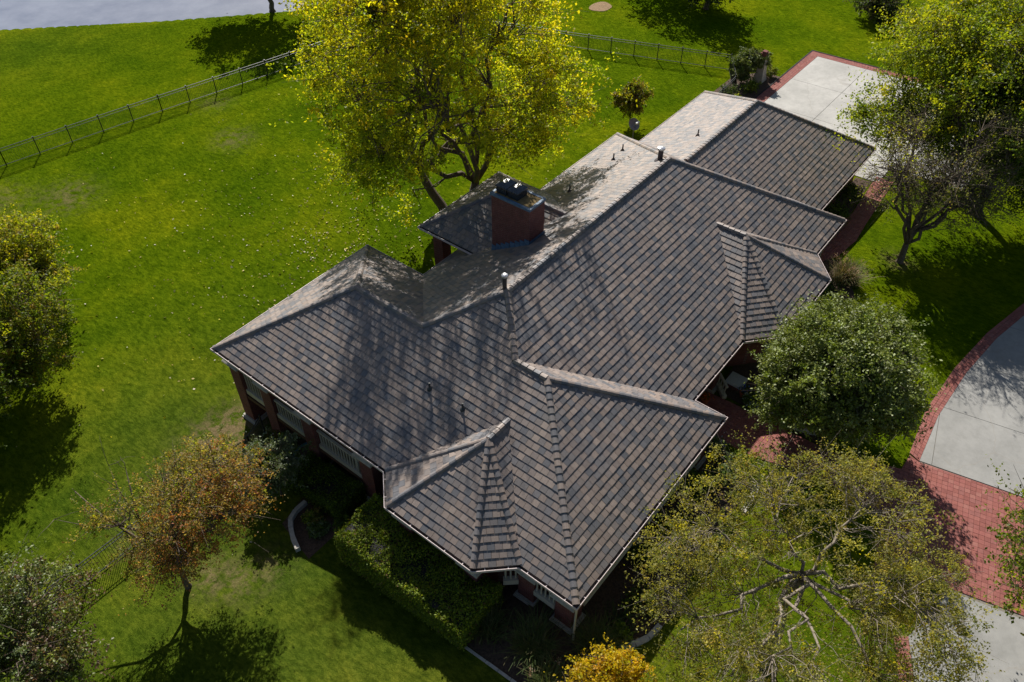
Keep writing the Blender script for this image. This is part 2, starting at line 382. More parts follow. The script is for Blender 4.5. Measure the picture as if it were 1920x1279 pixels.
WALKB = [(45, 3.3), (39.2, 2.9), (35, 3.2), (32.4, 4.5), (31.9, 2.4), (33.4, 1.7), (36, 1.4), (38.2, 1.6), (45, 2.0)]
wk = sheet('side_walkway', WALKB, M['joint'], .02); pave(wk, pieces(WALKB, .22, .22, .015), .05, 0)
# rear parking court
PAD = [(44.2, 15.5), (44.2, 2.9), (47, 2.9), (47, -2.5), (62.6, -2.5), (62.6, 15.5)]
court = sheet('parking_court', PAD, M['joint'], .02)
for q in pieces(PAD, 5.9, 4.75, .035, 0, 0, (44.9, 10.75)):
    mb = MB(); prism(mb, q, .05, .06); mb.build('concrete_slab', M['concrete'], court)
band('court_border', [(44.2, 15.5), (50, 15.5), (56, 15.5), (62.6, 15.5), (62.6, 9), (62.6, 2), (62.6, -2.5)], [(44.2, 16.4), (50, 16.4), (56, 16.4), (63.5, 16.4), (63.5, 9), (63.5, 2), (63.5, -2.5)], 4, .24)
mb = MB()
for a, b in zip([(51, 16.42), (57, 16.42), (63.52, 16.42), (63.52, 9)], [(57, 16.42), (63.52, 16.42), (63.52, 9), (63.52, -2.5)]):
    mb.bar((*a, ter(*a) + .03), (*b, ter(*b) + .03), .1, .14)
mb.build('court_edging', M['dark'], None, 'structure')
# garden beds
sheet('garden_bed', [(-2.9, -.6), (-2.9, 11.6), (-1.5, 12.6), (1.2, 12.6), (1.2, 1), (13.2, 1), (13.5, -1.9), (11, -2.4), (7.5, -2.2), (4, -2.9), (1.8, -2.5), (.9, -1.5), (-1, -2.2)], M['mulch'], .02, 1)
sheet('garden_bed', [(16.7, 2), (16.7, -4.5), (17.6, -4.2), (19.5, -2.4), (26, -.8), (30, -.8), (33, 1.3), (32.5, 2.6), (27, 3)], M['mulch'], .02, 1)
sheet('garden_bed', [(32.4, 4.5), (44, 4.5), (44, 3.4), (39, 2.95), (35, 3.25)], M['mulch'], .022, 1)
sheet('garden_bed', [(43.5, 16.5), (56.5, 16.5), (56.5, 18.3), (54, 20), (47, 20), (43.5, 19)], M['mulch'], .022, 1)
sheet('garden_bed', [(-4, 12.6), (-3.4, 15.4), (-1, 16), (1.2, 20), (1.2, 12.6)], M['mulch'], .022, 1)
mp = [(59.9 + 1.35 * math.cos(a) * (1 + .1 * math.sin(3 * a)), 38.7 + 1.2 * math.sin(a) * (1 + .1 * math.cos(2 * a))) for a in np.linspace(0, 2 * math.pi, 18)[:-1]]
sheet('bare_soil_patch', mp, plain('dry_mulch', (.26, .17, .09), .95, .4, 8, .8, .04), .03, .7)

# ---------------------------------------------------------------- the house
T = .6196; ZE = 3.15; ZG = 1.95; ZC = 4.44
house = thing('house', 'long brick house with brown shingle-like tiled hip roofs and brick chimney', 'house')
pW = lambda x, y: (x, y, ZE + T * x)
pS = lambda x, y: (x, y, ZE + T * (y - 1.8))
pN = lambda x, y: (x, y, ZE + T * (18.85 - y))
FACES = [  # polygons in 3D, then the eave direction
    ([pW(*q) for q in [(0, 23.49), (0, 10.67), (4.148, 6.77), (0, 2.87), (0, 0), (6.25, 6.25), (6.25, 8.05), (8.525, 10.325), (5.635, 13.215), (5.635, 17.855)]], (0, -1)),
    ([pS(*q) for q in [(12.5, 1.8), (17.99, 1.8), (22.78, 6.4), (27.57, 1.8), (31.98, 1.8), (23.455, 10.325), (8.525, 10.325), (6.25, 8.05)]], (1, 0)),
    ([(31.98, 1.8, ZE), (31.98, 18.85, ZE), (23.455, 10.325, ZE + T * 8.525)], (0, 1)),
    ([pN(*q) for q in [(31.98, 18.85), (11.27, 18.85), (5.635, 13.215), (8.525, 10.325), (23.455, 10.325)]], (-1, 0)),
    ([(11.27, 23.49, ZE), (0, 23.49, ZE), (5.635, 17.855, ZE + T * 5.635)], (-1, 0)),
    ([(11.27, 18.85, ZE), (11.27, 23.49, ZE), (5.635, 17.855, ZE + T * 5.635), (5.635, 13.215, ZE + T * 5.635)], (0, 1)),
    ([(0, 0, ZE), (12.5, 0, ZE), (6.25, 6.25, ZE + T * 6.25)], (1, 0)),
    ([(12.5, 0, ZE), (12.5, 1.8, ZE), (6.25, 8.05, ZE + T * 6.25), (6.25, 6.25, ZE + T * 6.25)], (0, 1)),
    # west bay
    ([(-1.35, 9.26, ZE), (-1.35, 4.28, ZE), (2.77, 6.77, 5.72)], (0, -1)),
    ([(-1.35, 4.28, ZE), (0, 2.87, ZE), (2.77, 6.77, 5.72)], None),
    ([(0, 10.67, ZE), (-1.35, 9.26, ZE), (2.77, 6.77, 5.72)], None),
    ([(0, 2.87, ZE), (4.148, 6.77, 5.72), (2.77, 6.77, 5.72)], (1, 0)),
    ([(0, 10.67, ZE), (2.77, 6.77, 5.72), (4.148, 6.77, 5.72)], (-1, 0)),
    # south bay
    ([(19.81, .2, ZE), (25.75, .2, ZE), (22.78, 4.63, 6.0)], (1, 0)),
    ([(17.99, 1.8, ZE), (19.81, .2, ZE), (22.78, 4.63, 6.0)], None),
    ([(25.75, .2, ZE), (27.57, 1.8, ZE), (22.78, 4.63, 6.0)], None),
    ([(17.99, 1.8, ZE), (22.78, 4.63, 6.0), (22.78, 6.4, 6.0)], (0, -1)),
    ([(27.57, 1.8, ZE), (22.78, 6.4, 6.0), (22.78, 4.63, 6.0)], (0, 1)),
    # garage wing
    ([(31.5, 3.91, ZG), (43.92, 3.91, ZG), (36.89, 10.94, ZG + T * 7.03), (26.9, 10.94, ZG + T * 7.03), (31.5, 5.4, ZG + T * 1.49)], (1, 0)),
    ([(43.92, 3.91, ZG), (43.92, 17.97, ZG), (36.89, 10.94, ZG + T * 7.03)], (0, 1)),
    ([(43.92, 17.97, ZG), (31.5, 17.97, ZG), (31.5, 16.48, ZG + T * 1.49), (26.9, 10.94, ZG + T * 7.03), (36.89, 10.94, ZG + T * 7.03)], (-1, 0)),
    # raised terrace roof at the back
    ([(13.58, 21.05, ZC), (13.58, 16.77, ZC), (17.3, 13.05, ZC + T * 3.72), (17.3, 17.33, ZC + T * 3.72)], (0, -1)),
    ([(21.02, 21.05, ZC), (13.58, 21.05, ZC), (17.3, 17.33, ZC + T * 3.72)], (-1, 0)),
    ([(21.02, 16.77, ZC), (21.02, 21.05, ZC), (17.3, 17.33, ZC + T * 3.72), (17.3, 13.05, ZC + T * 3.72)], (0, 1)),
]
HUES = [(.252, .200, .172), (.220, .179, .160), (.278, .221, .187), (.174, .156, .150), (.130, .128, .136), (.242, .190, .161), (.200, .170, .157), (.154, .144, .147)]
TW, TE = .33, .335
def tile_solid(poly, t0, th=.036, lo=.012):
    """clipped tile: polygon in (s, t), butt end thick, head thin"""
    n = len(poly); k = [lo + (th - lo) * (1 - (t - t0) / TE) for s, t in poly]
    V = [(s, t, h) for (s, t), h in zip(poly, k)] + [(s, t, -.004) for s, t in poly]
    return V, [tuple(range(n))] + [(i, i + n, (i + 1) % n + n, (i + 1) % n) for i in range(n)]
dk = MB(); whole = []; cut = MB()
for poly, e in FACES:
    P = [Vector(q) for q in poly]
    nrm = Vector((0, 0, 0))
    for i in range(len(P)): nrm += P[i - 1].cross(P[i])
    nrm.normalize(); nrm = nrm if nrm.z > 0 else -nrm
    ed = Vector((*e, 0)) if e else (P[1] - P[0])
    ed = (ed - nrm * ed.dot(nrm)).normalized(); up = nrm.cross(ed)
    lowest = min(P, key=lambda q: q.z); O = lowest + nrm * .0
    q2 = [((q - O).dot(ed), (q - O).dot(up)) for q in P]
    if area(q2) < 0: q2 = q2[::-1]
    dk.add([q - nrm * .03 for q in P], [tuple(range(len(P)))] if (P[1] - P[0]).cross(P[2] - P[1]).dot(nrm) > 0 or len(P) > 4 else [tuple(range(len(P)))[::-1]])
    R = Matrix((ed, up, nrm)).transposed()
    s0 = min(a for a, _ in q2); s1 = max(a for a, _ in q2); t1 = max(b for _, b in q2)
    for r in range(int(t1 / TE) + 1):
        sh = (.5 * (r % 2) + random.uniform(-.08, .08)) * TW; ta = r * TE - (.05 if r == 0 else 0)
        for c in range(int((s0 - sh) // TW) - 1, int((s1 - sh) // TW) + 2):
            a, bq = c * TW + sh + .007, (c + 1) * TW + sh - .007
            g = clip(q2, a, r * TE, bq, (r + 1) * TE)
            if len(g) < 3 or area(g) < .002: continue
            col = random.choice(HUES); f = random.uniform(.86, 1.12); col = tuple(x * f for x in col)
            jt = random.uniform(-.007, .007); jh = random.uniform(.038, .05)
            full = area(g) > .985 * (bq - a) * TE
            cen = O + R @ Vector(((a + bq) / 2, (r + .5) * TE, 0))
            if full: whole.append(((cen - CAM).length, O, R, a, r, jt, jh, col)); continue
            V, Fc = tile_solid(g, r * TE, jh)
            cut.add([O + R @ Vector(v) for v in V], Fc, col)
roof = dk.build('roof', M['deck'], house)
protos = []
for k in range(12):
    V, Fc = tile_solid([(0, 0), (TW - .014, 0), (TW - .014, TE), (0, TE)], 0, .034 + .0006 * k)
    c = HUES[k % 8]; f = .9 + .2 * random.random(); protos.append(mesh('roof_tile', V, Fc, M['tile'], [tuple(x * f for x in c)] * len(V)))
whole.sort(key=lambda w: w[0])
for k, (d, O, R, a, r, jt, jh, col) in enumerate(whole):
    if k < 300:
        o = bpy.data.objects.new('roof_tile', random.choice(protos)); COL.objects.link(o); o.parent = roof
        o.matrix_local = Matrix.Translation(O + R @ Vector((a, r * TE + jt, 0))) @ R.to_4x4()
    else:
        V, Fc = tile_solid([(a, r * TE + jt), (a + TW - .014, r * TE + jt), (a + TW - .014, (r + 1) * TE), (a, (r + 1) * TE)], r * TE + jt, jh)
        cut.add([O + R @ Vector(v) for v in V], Fc, col)
cut.build('roof_tiles', M['tile'], roof, 'stuff')
# ridge and hip caps
HT = lambda d: d
CAPS = [((8.525, 10.325, 8.432), (23.455, 10.325, 8.432), 0), ((6.25, 8.05, 7.022), (8.525, 10.325, 8.432), 1), ((6.25, 6.25, 7.022), (6.25, 8.05, 7.022), 0),
        ((0, 0, ZE), (6.25, 6.25, 7.022), 1), ((12.5, 0, ZE), (6.25, 6.25, 7.022), 1), ((5.635, 13.215, 6.641), (8.525, 10.325, 8.432), 1),
        ((5.635, 17.855, 6.641), (5.635, 13.215, 6.641), 0), ((0, 23.49, ZE), (5.635, 17.855, 6.641), 1), ((11.27, 23.49, ZE), (5.635, 17.855, 6.641), 1),
        ((31.98, 1.8, ZE), (23.455, 10.325, 8.432), 1), ((31.98, 18.85, ZE), (23.455, 10.325, 8.432), 1),
        ((2.77, 6.77, 5.72), (4.148, 6.77, 5.72), 0), ((-1.35, 4.28, ZE), (2.77, 6.77, 5.72), 2), ((-1.35, 9.26, ZE), (2.77, 6.77, 5.72), 2), ((0, 2.87, ZE), (2.77, 6.77, 5.72), 2), ((0, 10.67, ZE), (2.77, 6.77, 5.72), 2),
        ((22.78, 4.63, 6.0), (22.78, 6.4, 6.0), 0), ((19.81, .2, ZE), (22.78, 4.63, 6.0), 2), ((25.75, .2, ZE), (22.78, 4.63, 6.0), 2), ((17.99, 1.8, ZE), (22.78, 4.63, 6.0), 2), ((27.57, 1.8, ZE), (22.78, 4.63, 6.0), 2),
        ((27.1, 10.94, 6.306), (36.89, 10.94, 6.306), 0), ((43.92, 3.91, ZG), (36.89, 10.94, 6.306), 1), ((43.92, 17.97, ZG), (36.89, 10.94, 6.306), 1),
        ((17.3, 17.33, 6.745), (17.3, 13.2, 6.745), 0), ((13.58, 21.05, ZC), (17.3, 17.33, 6.745), 1), ((21.02, 21.05, ZC), (17.3, 17.33, 6.745), 1)]
def cap_shape(kind):
    w = (.17, .15, .13)[kind]; dz = (.095, .06, .035)[kind]; ln = .40
    def sec(y, k, z): return [(-w * k, y, z - dz), (-w * k * .55, y, z + .012), (0, y, z + .03), (w * k * .55, y, z + .012), (w * k, y, z - dz)]
    V = sec(0, 1.06, .062) + sec(ln, .92, .028); V += [(-w, 0, -.06), (w, 0, -.06), (-w, ln, -.06), (w, ln, -.06)]
    return V, [(i, i + 1, i + 6, i + 5) for i in range(4)] + [(4, 3, 2, 1, 0, 10, 11), (5, 6, 7, 8, 9, 13, 12), (0, 5, 12, 10), (4, 11, 13, 9)]
capm = [[mesh('ridge_tile', *cap_shape(k), M['tile'], [tuple(x * (.95 + .02 * j) for x in HUES[j])] * 14) for j in range(8)] for k in range(3)]
caps = []
for a, b, kind in CAPS:
    a = Vector(a); b = Vector(b); d = (b - a).normalized(); h = Vector((0, 0, 1)).cross(d).normalized() * -1; u = h.cross(d)
    R = Matrix((h, d, u)).transposed(); n = max(1, round((b - a).length / .335)); st = (b - a).length / n
    for i in range(n): caps.append((a + d * (i * st) + u * .028, R, kind))
caps.sort(key=lambda c: (c[0] - CAM).length); rest = MB()
for k, (o_, R, kind) in enumerate(caps):
    j = random.randrange(8)
    R = R @ Matrix.Rotation(random.uniform(-.02, .02), 3, 'Z')
    if k < 300:
        o = bpy.data.objects.new('ridge_tile', capm[kind][j]); COL.objects.link(o); o.parent = roof
        o.matrix_local = Matrix.Translation(o_) @ R.to_4x4()
    else:
        V, Fc = cap_shape(kind); rest.add([o_ + R @ Vector(v) for v in V], Fc, HUES[j])
rest.build('ridge_tiles', M['tile'], roof, 'stuff')
# eaves: soffit, fascia, gutter, walls
MAIN = [(0, 0), (12.5, 0), (12.5, 1.8), (17.99, 1.8), (19.81, .2), (25.75, .2), (27.57, 1.8), (31.98, 1.8), (31.98, 18.85), (11.27, 18.85), (11.27, 23.49), (0, 23.49), (0, 10.67), (-1.35, 9.26), (-1.35, 4.28), (0, 2.87)]
GAR = [(31.5, 3.91), (43.92, 3.91), (43.92, 17.97), (31.5, 17.97)]
TER = [(13.58, 15.2), (21.02, 15.2), (21.02, 21.05), (13.58, 21.05)]
sof = MB(); lip = MB(); tr = MB(); wall = MB(); frieze = MB()
for outline, z, wb, inset in ((MAIN, ZE, -2.9, -1.15), (GAR, ZG, -1.9, -.6), (TER, ZC, None, 0)):
    q = offset(outline, -.01); sof.add([(*p_, z - .16) for p_ in q], [tuple(range(len(q)))[::-1]])
    ring(sof, outline, -.03, .0, z - .2, z - .015)
    ring(tr, outline, .004, .125, z - .14, z - .125); ring(tr, outline, .004, .012, z - .125, z - .03)
    ring(lip, outline, .125, .15, z - .16, z - .022)
    if wb is not None:
        ring(wall, outline, inset - .25, inset, wb, z - .165); ring(frieze, outline, -.62, -.5, z - .62, z - .162)
    else: ring(frieze, outline, -.5, -.3, z - .55, z - .162)
sof.build('soffit', M['cream'], house); lip.build('gutter', M['lip'], house); tr.build('gutter_trough', M['trough'], house)
wall.build('wall', M['brick'], house); frieze.build('frieze', M['cream'], house)
# gutter straps
gs = MB()
def straps(a, b, z):
    a = Vector((*a, z - .03)); b = Vector((*b, z - .03)); d = (b - a); n_ = int(d.length / .9); dd = d.normalized(); o_ = Vector((dd.y, -dd.x, 0))
    for i in range(n_):
        p_ = a + d * ((i + .5) / n_); gs.bar(p_, p_ + o_ * .13, .035, .012)
for i in range(len(MAIN)):
    if i not in (8, 9): straps(MAIN[i], MAIN[(i + 1) % len(MAIN)], ZE)
straps(GAR[0], GAR[1], ZG); straps(GAR[2], GAR[3], ZG)
gs.build('gutter_straps', M['lip'], house, 'stuff')
# pillars with flared stone caps and stepped bases
def pillar(x, y, w, zb, zt):
    mb = MB(); mb.box(x - w / 2, y - w / 2, zb, x + w / 2, y + w / 2, zt); o = mb.build('pillar', M['brick'], house)
    c = MB(); h = w / 2
    V = [(x + sx * k, y + sy * k, z) for z, k in ((zt, h + .02), (zt + .12, h + .2), (zt + .2, h + .2), (zt + .42, h - .12), (ZE - .17, h - .12)) for sx, sy in ((-1, -1), (1, -1), (1, 1), (-1, 1))]
    c.add(V, [(i * 4 + j, i * 4 + (j + 1) % 4, i * 4 + 4 + (j + 1) % 4, i * 4 + 4 + j) for i in range(4) for j in range(4)] + [(3, 2, 1, 0)])
    c.build('pillar_cap', M['stone'], o)
    b_ = MB(); k = h + .09; b_.box(x - k, y - k, zb, x + k, y + k, zb + .3); b_.box(x - k - .07, y - k - .07, zb, x + k + .07, y + k + .07, zb + .14); b_.build('pillar_base', M['stone'], o)
for x, y, w in [(.72, 22.75, .85), (.72, 20.2, .85), (.72, 16.9, .9), (.72, 12.6, .9), (.72, 2.75, .85), (.72, .75, .85), (-.6, 8.7, .8), (-.6, 4.85, .8), (6, .75, .8), (11.7, .75, .8), (31.2, 2.6, .7), (16.9, 2.6, .7)]:
    pillar(x, y, w, ter(x, y) - .1, 2.0)
pillar(10.4, 22.7, .85, -2.5, 2.0)
mb = MB(); mb.box(14.1, 19.9, -2.4, 14.85, 20.65, 4.1); mb.build('pillar', M['brick'], house)
mb = MB(); mb.box(20.0, 19.9, -2.2, 20.7, 20.6, 4.1); mb.build('pillar', M['brick'], house)
# veranda floor and low brick wall of the west side, terrace floor at the back
mb = MB(); mb.box(.35, 12.9, -.35, 1.4, 22.9, -.12); mb.build('veranda_floor', M['wood'], house)
mb = MB(); mb.box(12.0, 17, -.35, 21, 20.9, -.12); mb.build('terrace_floor', M['stone'], house)
def balustrade(a, b, zb, h, pitch=.21, m=None):
    a = Vector((*a, zb)); b = Vector((*b, zb)); d = b - a; n_ = max(2, int(d.length / pitch)); m = m or M['cream']
    r = MB(); r.bar(a + Vector((0, 0, h)), b + Vector((0, 0, h)), .13, .12); o = r.build('balustrade', m, house)
    r = MB(); r.bar(a - Vector((0, 0, .1)), b - Vector((0, 0, .1)), .24, .34); r.build('sill', m, o)
    bm_ = MB(); bm_.box(-.03, -.03, .06, .03, .03, h - .05); me = mesh('baluster', bm_.v, bm_.f, m)
    for i in range(n_):
        c = obj('baluster', me, o); c.location = a + d * ((i + .5) / n_)
for a, b, zb, h in [((.5, 22.3), (.5, 20.65), .3, 1.5), ((.5, 19.75), (.5, 17.4), .1, 1.1), ((.5, 16.4), (.5, 13.1), .1, 1.1), ((.38, 2.3), (.38, 1.2), 1.15, 1.1), ((-.1, 3.7), (.35, 3.2), 1.15, 1.1),
                    ((1.2, .38), (5.6, .38), 1.15, 1.1), ((6.4, .38), (11.3, .38), 1.15, 1.1)]:
    balustrade(a, b, zb, h)
balustrade((17.4, 2.5), (16.5, 1.45), .15, .75, .24)
balustrade((14.9, 20.3), (20, 20.3), .1, .9, .3, M['black'])
mb = MB(); mb.box(17.45, 1.1, ter(17.7, 1.4), 18.05, 1.75, .35); mb.build('porch_pier', M['brick'], house)
mb = MB(); mb.box(17.3, .95, .35, 18.2, 1.9, .5); mb.build('porch_pier_cap', M['cushion'], house)
# dark windows behind the balustrades and along the front
def window(x0, y0, x1, y1, z0, z1):
    d = Vector((x1 - x0, y1 - y0, 0)).normalized(); o_ = Vector((d.y, -d.x, 0))
    f = MB(); A = Vector((x0, y0, 0)); B = Vector((x1, y1, 0)); k = max(1, round((B - A).length / .9))
    for z in (z0, z1): f.bar(A + o_ * .03 + Vector((0, 0, z)), B + o_ * .03 + Vector((0, 0, z)), .08, .1)
    for i in range(k + 1):
        p_ = A.lerp(B, i / k) + o_ * .03; f.bar(p_ + Vector((0, 0, z0)), p_ + Vector((0, 0, z1)), .07, .08)
    o = f.build('window', M['cream'], house)
    g = MB(); q = [A + o_ * .012, B + o_ * .012]
    g.add([(q[0].x, q[0].y, z0), (q[1].x, q[1].y, z0), (q[1].x, q[1].y, z1), (q[0].x, q[0].y, z1)], [(0, 1, 2, 3)]); g.build('pane', M['glass'], o)
window(1.15, 2.6, 1.15, 1.5, 1.2, 2.4)
for x in (2.2, 5, 8): window(x, 1.15, x + 1.9, 1.15, .7, 2.4)
for x in (28.2, 14): window(x, 2.95, x + 1.6, 2.95, .4, 2.3)
window(21, 1.35, 24.5, 1.35, .3, 2.4); window(35, 4.51, 37, 4.51, -.1, 1.2); window(39.5, 4.51, 41.5, 4.51, -.1, 1.2)
# downspouts
def spout(pts):
    mb = MB(); mb.tube(pts, .05, 6); mb.build('downspout', M['cream'], house)
spout([(-.06, -.08, 3.0), (-.02, -.06, 2.6), (0, -.04, 2.4), (0, -.04, .1)]); spout([(.1, 13.6, 3.0), (.35, 13.5, 2.6), (.42, 13.45, 2.3), (.42, 13.4, -1.4)]); spout([(30.6, 1.7, 3.0), (30.7, 2.2, 2.5), (30.7, 2.25, -.5)])
# chimney
ch = MB(); ch.box(13.68, 12.98, 3.0, 15.0, 15.55, 9.0); ch = ch.build('chimney', M['brick'], house)
c_ = MB()
ring(c_, [(13.68, 12.98), (15.0, 12.98), (15.0, 15.55), (13.68, 15.55)], -.1, .05, 8.93, 9.07); c_.build('chimney_coping', M['lead'], ch)
c_ = MB(); c_.box(13.78, 13.08, 8.9, 14.9, 15.45, 9.05); c_.build('chimney_crown', M['mortar'], ch)
for y0 in (13.95, 14.72):
    c_ = MB(); c_.box(13.92, y0, 9.03, 14.72, y0 + .66, 9.42); c_.box(13.86, y0 - .04, 9.42, 14.78, y0 + .7, 9.5)
    zs = [(0, 9.5), (.25, 9.62)]; V = [(13.86 + k, y0 - .04 + k, z) for k, z in ((0, 9.5),)]
    c_.add([(13.86, y0 - .04, 9.5), (14.78, y0 - .04, 9.5), (14.78, y0 + .7, 9.5), (13.86, y0 + .7, 9.5), (14.1, y0 + .2, 9.68), (14.54, y0 + .2, 9.68), (14.54, y0 + .46, 9.68), (14.1, y0 + .46, 9.68)],
           [(0, 1, 5, 4), (1, 2, 6, 5), (2, 3, 7, 6), (3, 0, 4, 7), (4, 5, 6, 7)])
    for z in (9.12, 9.22, 9.32): c_.box(13.9, y0 - .02, z, 14.74, y0 + .68, z + .03)
    c_.build('chimney_cowl', M['blackgloss'], ch)
fl = MB()
nz = lambda y: ZE + T * (18.85 - y)
V = [(13.64, 12.94, nz(12.94) - .1), (13.64, 15.6, nz(15.6) - .1), (13.64, 15.6, nz(15.6) + .2), (13.64, 12.94, nz(12.94) + .2), (15.05, 12.94, nz(12.94) - .1), (15.05, 12.94, nz(12.94) + .2)]
fl.add(V, [(0, 3, 2, 1), (0, 4, 5, 3)])
for k in range(8):
    y = 12.94 + k * .33; fl.box(13.61, y, nz(y) - .1, 13.66, y + .3, nz(y) + .27)
fl.build('chimney_flashing', M['lead'], ch)
# flues and soil vents
def flue(x, y, z, h, r, top):
    mb = MB(); mb.lathe(x, y, [(r * 2.2, z - .25), (r * 2.0, z - .02), (r, z + .08), (r, z + h)], 10); o = mb.build('flue_pipe', M['flue'], house)
    c = MB(); c.lathe(x, y, [(r * 1.1, z + h - .02), (r * 1.5, z + h), (r * 1.5, z + h + .1), (r * .6, z + h + .15)], 10); c.build('flue_cap', top, o)
flue(8.6, 10.55, 8.3, .85, .11, M['galv']); flue(23.56, 10.97, 8.03, .72, .15, M['galv'])
for x, y, z in [(27.31, 15.64, 5.14), (25.73, 15.34, 5.32), (21.12, 15.51, 5.22), (31.85, 12.58, 5.29)]:
    mb = MB(); mb.lathe(x, y, [(.16, z - .05), (.14, z + .06), (.05, z + .16), (.045, z + .5)], 8); mb.build('vent_pipe', M['flue'], house)
for x, y, z in [(3.56, 11.01, 5.36), (3.57, 8.98, 5.36)]:
    mb = MB(); mb.lathe(x, y, [(.15, z - .1), (.12, z + .06), (.045, z + .14), (.045, z + .42)], 8); mb.build('vent_pipe', M['black'], house)

# ---------------------------------------------------------------- fences
def fence(name, label, pts, h=1.5, step=2.44, group='black metal fences round the yard'):
    root = thing(name, label, 'fence', (pts[0][0], pts[0][1], ter(*pts[0])), group); o0 = Vector(root.location)
    pk = MB(); rail = MB(); G = lambda p_: Vector((p_.x, p_.y, ter(p_.x, p_.y))) - o0; first = None
    for a, b in zip(pts, pts[1:]):
        a = Vector(a); b = Vector(b); n_ = max(1, round((b - a).length / step))
        for i in range(n_):
            p0 = G(a.lerp(b, i / n_)); p1 = G(a.lerp(b, (i + 1) / n_))
            rail.bar(p0 + Vector((0, 0, h)), p1 + Vector((0, 0, h)), .04, .04); rail.bar(p0 + Vector((0, 0, .12)), p1 + Vector((0, 0, .12)), .04, .04); rail.bar(p0 + Vector((0, 0, h - .22)), p1 + Vector((0, 0, h - .22)), .035, .035)
            k = int(step / .14)
            for j in range(1, k):
                c = p0.lerp(p1, j / k); pk.bar(c + Vector((0, 0, .06)), c + Vector((0, 0, h)), .02)
            ps = [p0] + ([p1] if i == n_ - 1 else [])
            for c in ps:
                if first is None:
                    q = MB(); q.box(-.036, -.036, -.1, .036, .036, h + .08); q.box(-.05, -.05, h + .08, .05, .05, h + .12); first = mesh('post', q.v, q.f, M['black'])
                obj('post', first, root, loc=c)
    rail.build('rail', M['black'], root); pk.build('pickets', M['black'], root, 'stuff')
fence('metal_fence', 'long black picket fence across the back lawn towards the pond', [(-30, 65.5), (4.94, 59.39), (18.0, 57.2), (30.8, 54.8), (44.4, 52.6)])
fence('metal_fence', 'black picket fence on the far lawn right of the yellow tree', [(44.4, 52.6), (49.53, 35.89), (54.9, 20.9)])
fence('metal_fence', 'black picket fence passing under the bare branches of the reddish tree', [(-26, 20.6), (-1.3, 20.5), (.1, 21.2)])
fence('metal_fence', 'short black fence beside the planted bed and stone gate pillar', [(54.9, 20.9), (51.3, 18.6), (45.5, 18.2)])

# ---------------------------------------------------------------- trees and plants
def leafquads(P, size, cols, up=.5, shape=.62, jit=.35):
    """one folded leaf per point"""
    n_ = len(P); nr = rng.normal(size=(n_, 3)); nr /= np.linalg.norm(nr, axis=1)[:, None] + 1e-9; nr[:, 2] += up; nr /= np.linalg.norm(nr, axis=1)[:, None] + 1e-9
    a = rng.normal(size=(n_, 3)); a -= (a * nr).sum(1)[:, None] * nr; a /= np.linalg.norm(a, axis=1)[:, None] + 1e-9; b = np.cross(nr, a)
    s = size * (1 + jit * rng.uniform(-1, 1, n_))[:, None]
    V = np.empty((n_, 4, 3)); V[:, 0] = P - a * s * .5; V[:, 1] = P + b * s * shape * .5 + nr * s * .1; V[:, 2] = P + a * s * .5; V[:, 3] = P - b * s * shape * .5 + nr * s * .1
    F = np.arange(n_ * 4).reshape(n_, 4)
    F = np.concatenate([F[:, [0, 1, 2]], F[:, [0, 2, 3]]])
    return V.reshape(-1, 3), F, np.repeat(cols, 4, axis=0)
def pal(pick, n_, jit=.18):
    """leaf colours drawn from weighted swatches"""
    c = np.array([x[1] for x in pick]); w = np.array([x[0] for x in pick], float)
    k = rng.choice(len(c), n_, p=w / w.sum()); return c[k] * (1 + jit * rng.normal(size=(n_, 1))).clip(.5, 1.6)
CW = math.cos(math.radians(-51.55)); SW = math.sin(math.radians(-51.55))   # crowns are laid out along a line that runs south-east
def rot(r, f, u): return np.array([r * CW - f * SW, r * SW + f * CW, u])
def bez(a, b, sag, n_=7, wob=.0):
    a = np.array(a, float); b = np.array(b, float); t = np.linspace(0, 1, n_)[:, None]
    c = (a + b) / 2 + np.array(sag); p_ = (1 - t) ** 2 * a + 2 * t * (1 - t) * c + t * t * b
    if wob: w = rng.normal(size=p_.shape) * wob; w[0] = 0; w[-1] = 0; p_ = p_ + w
    return p_
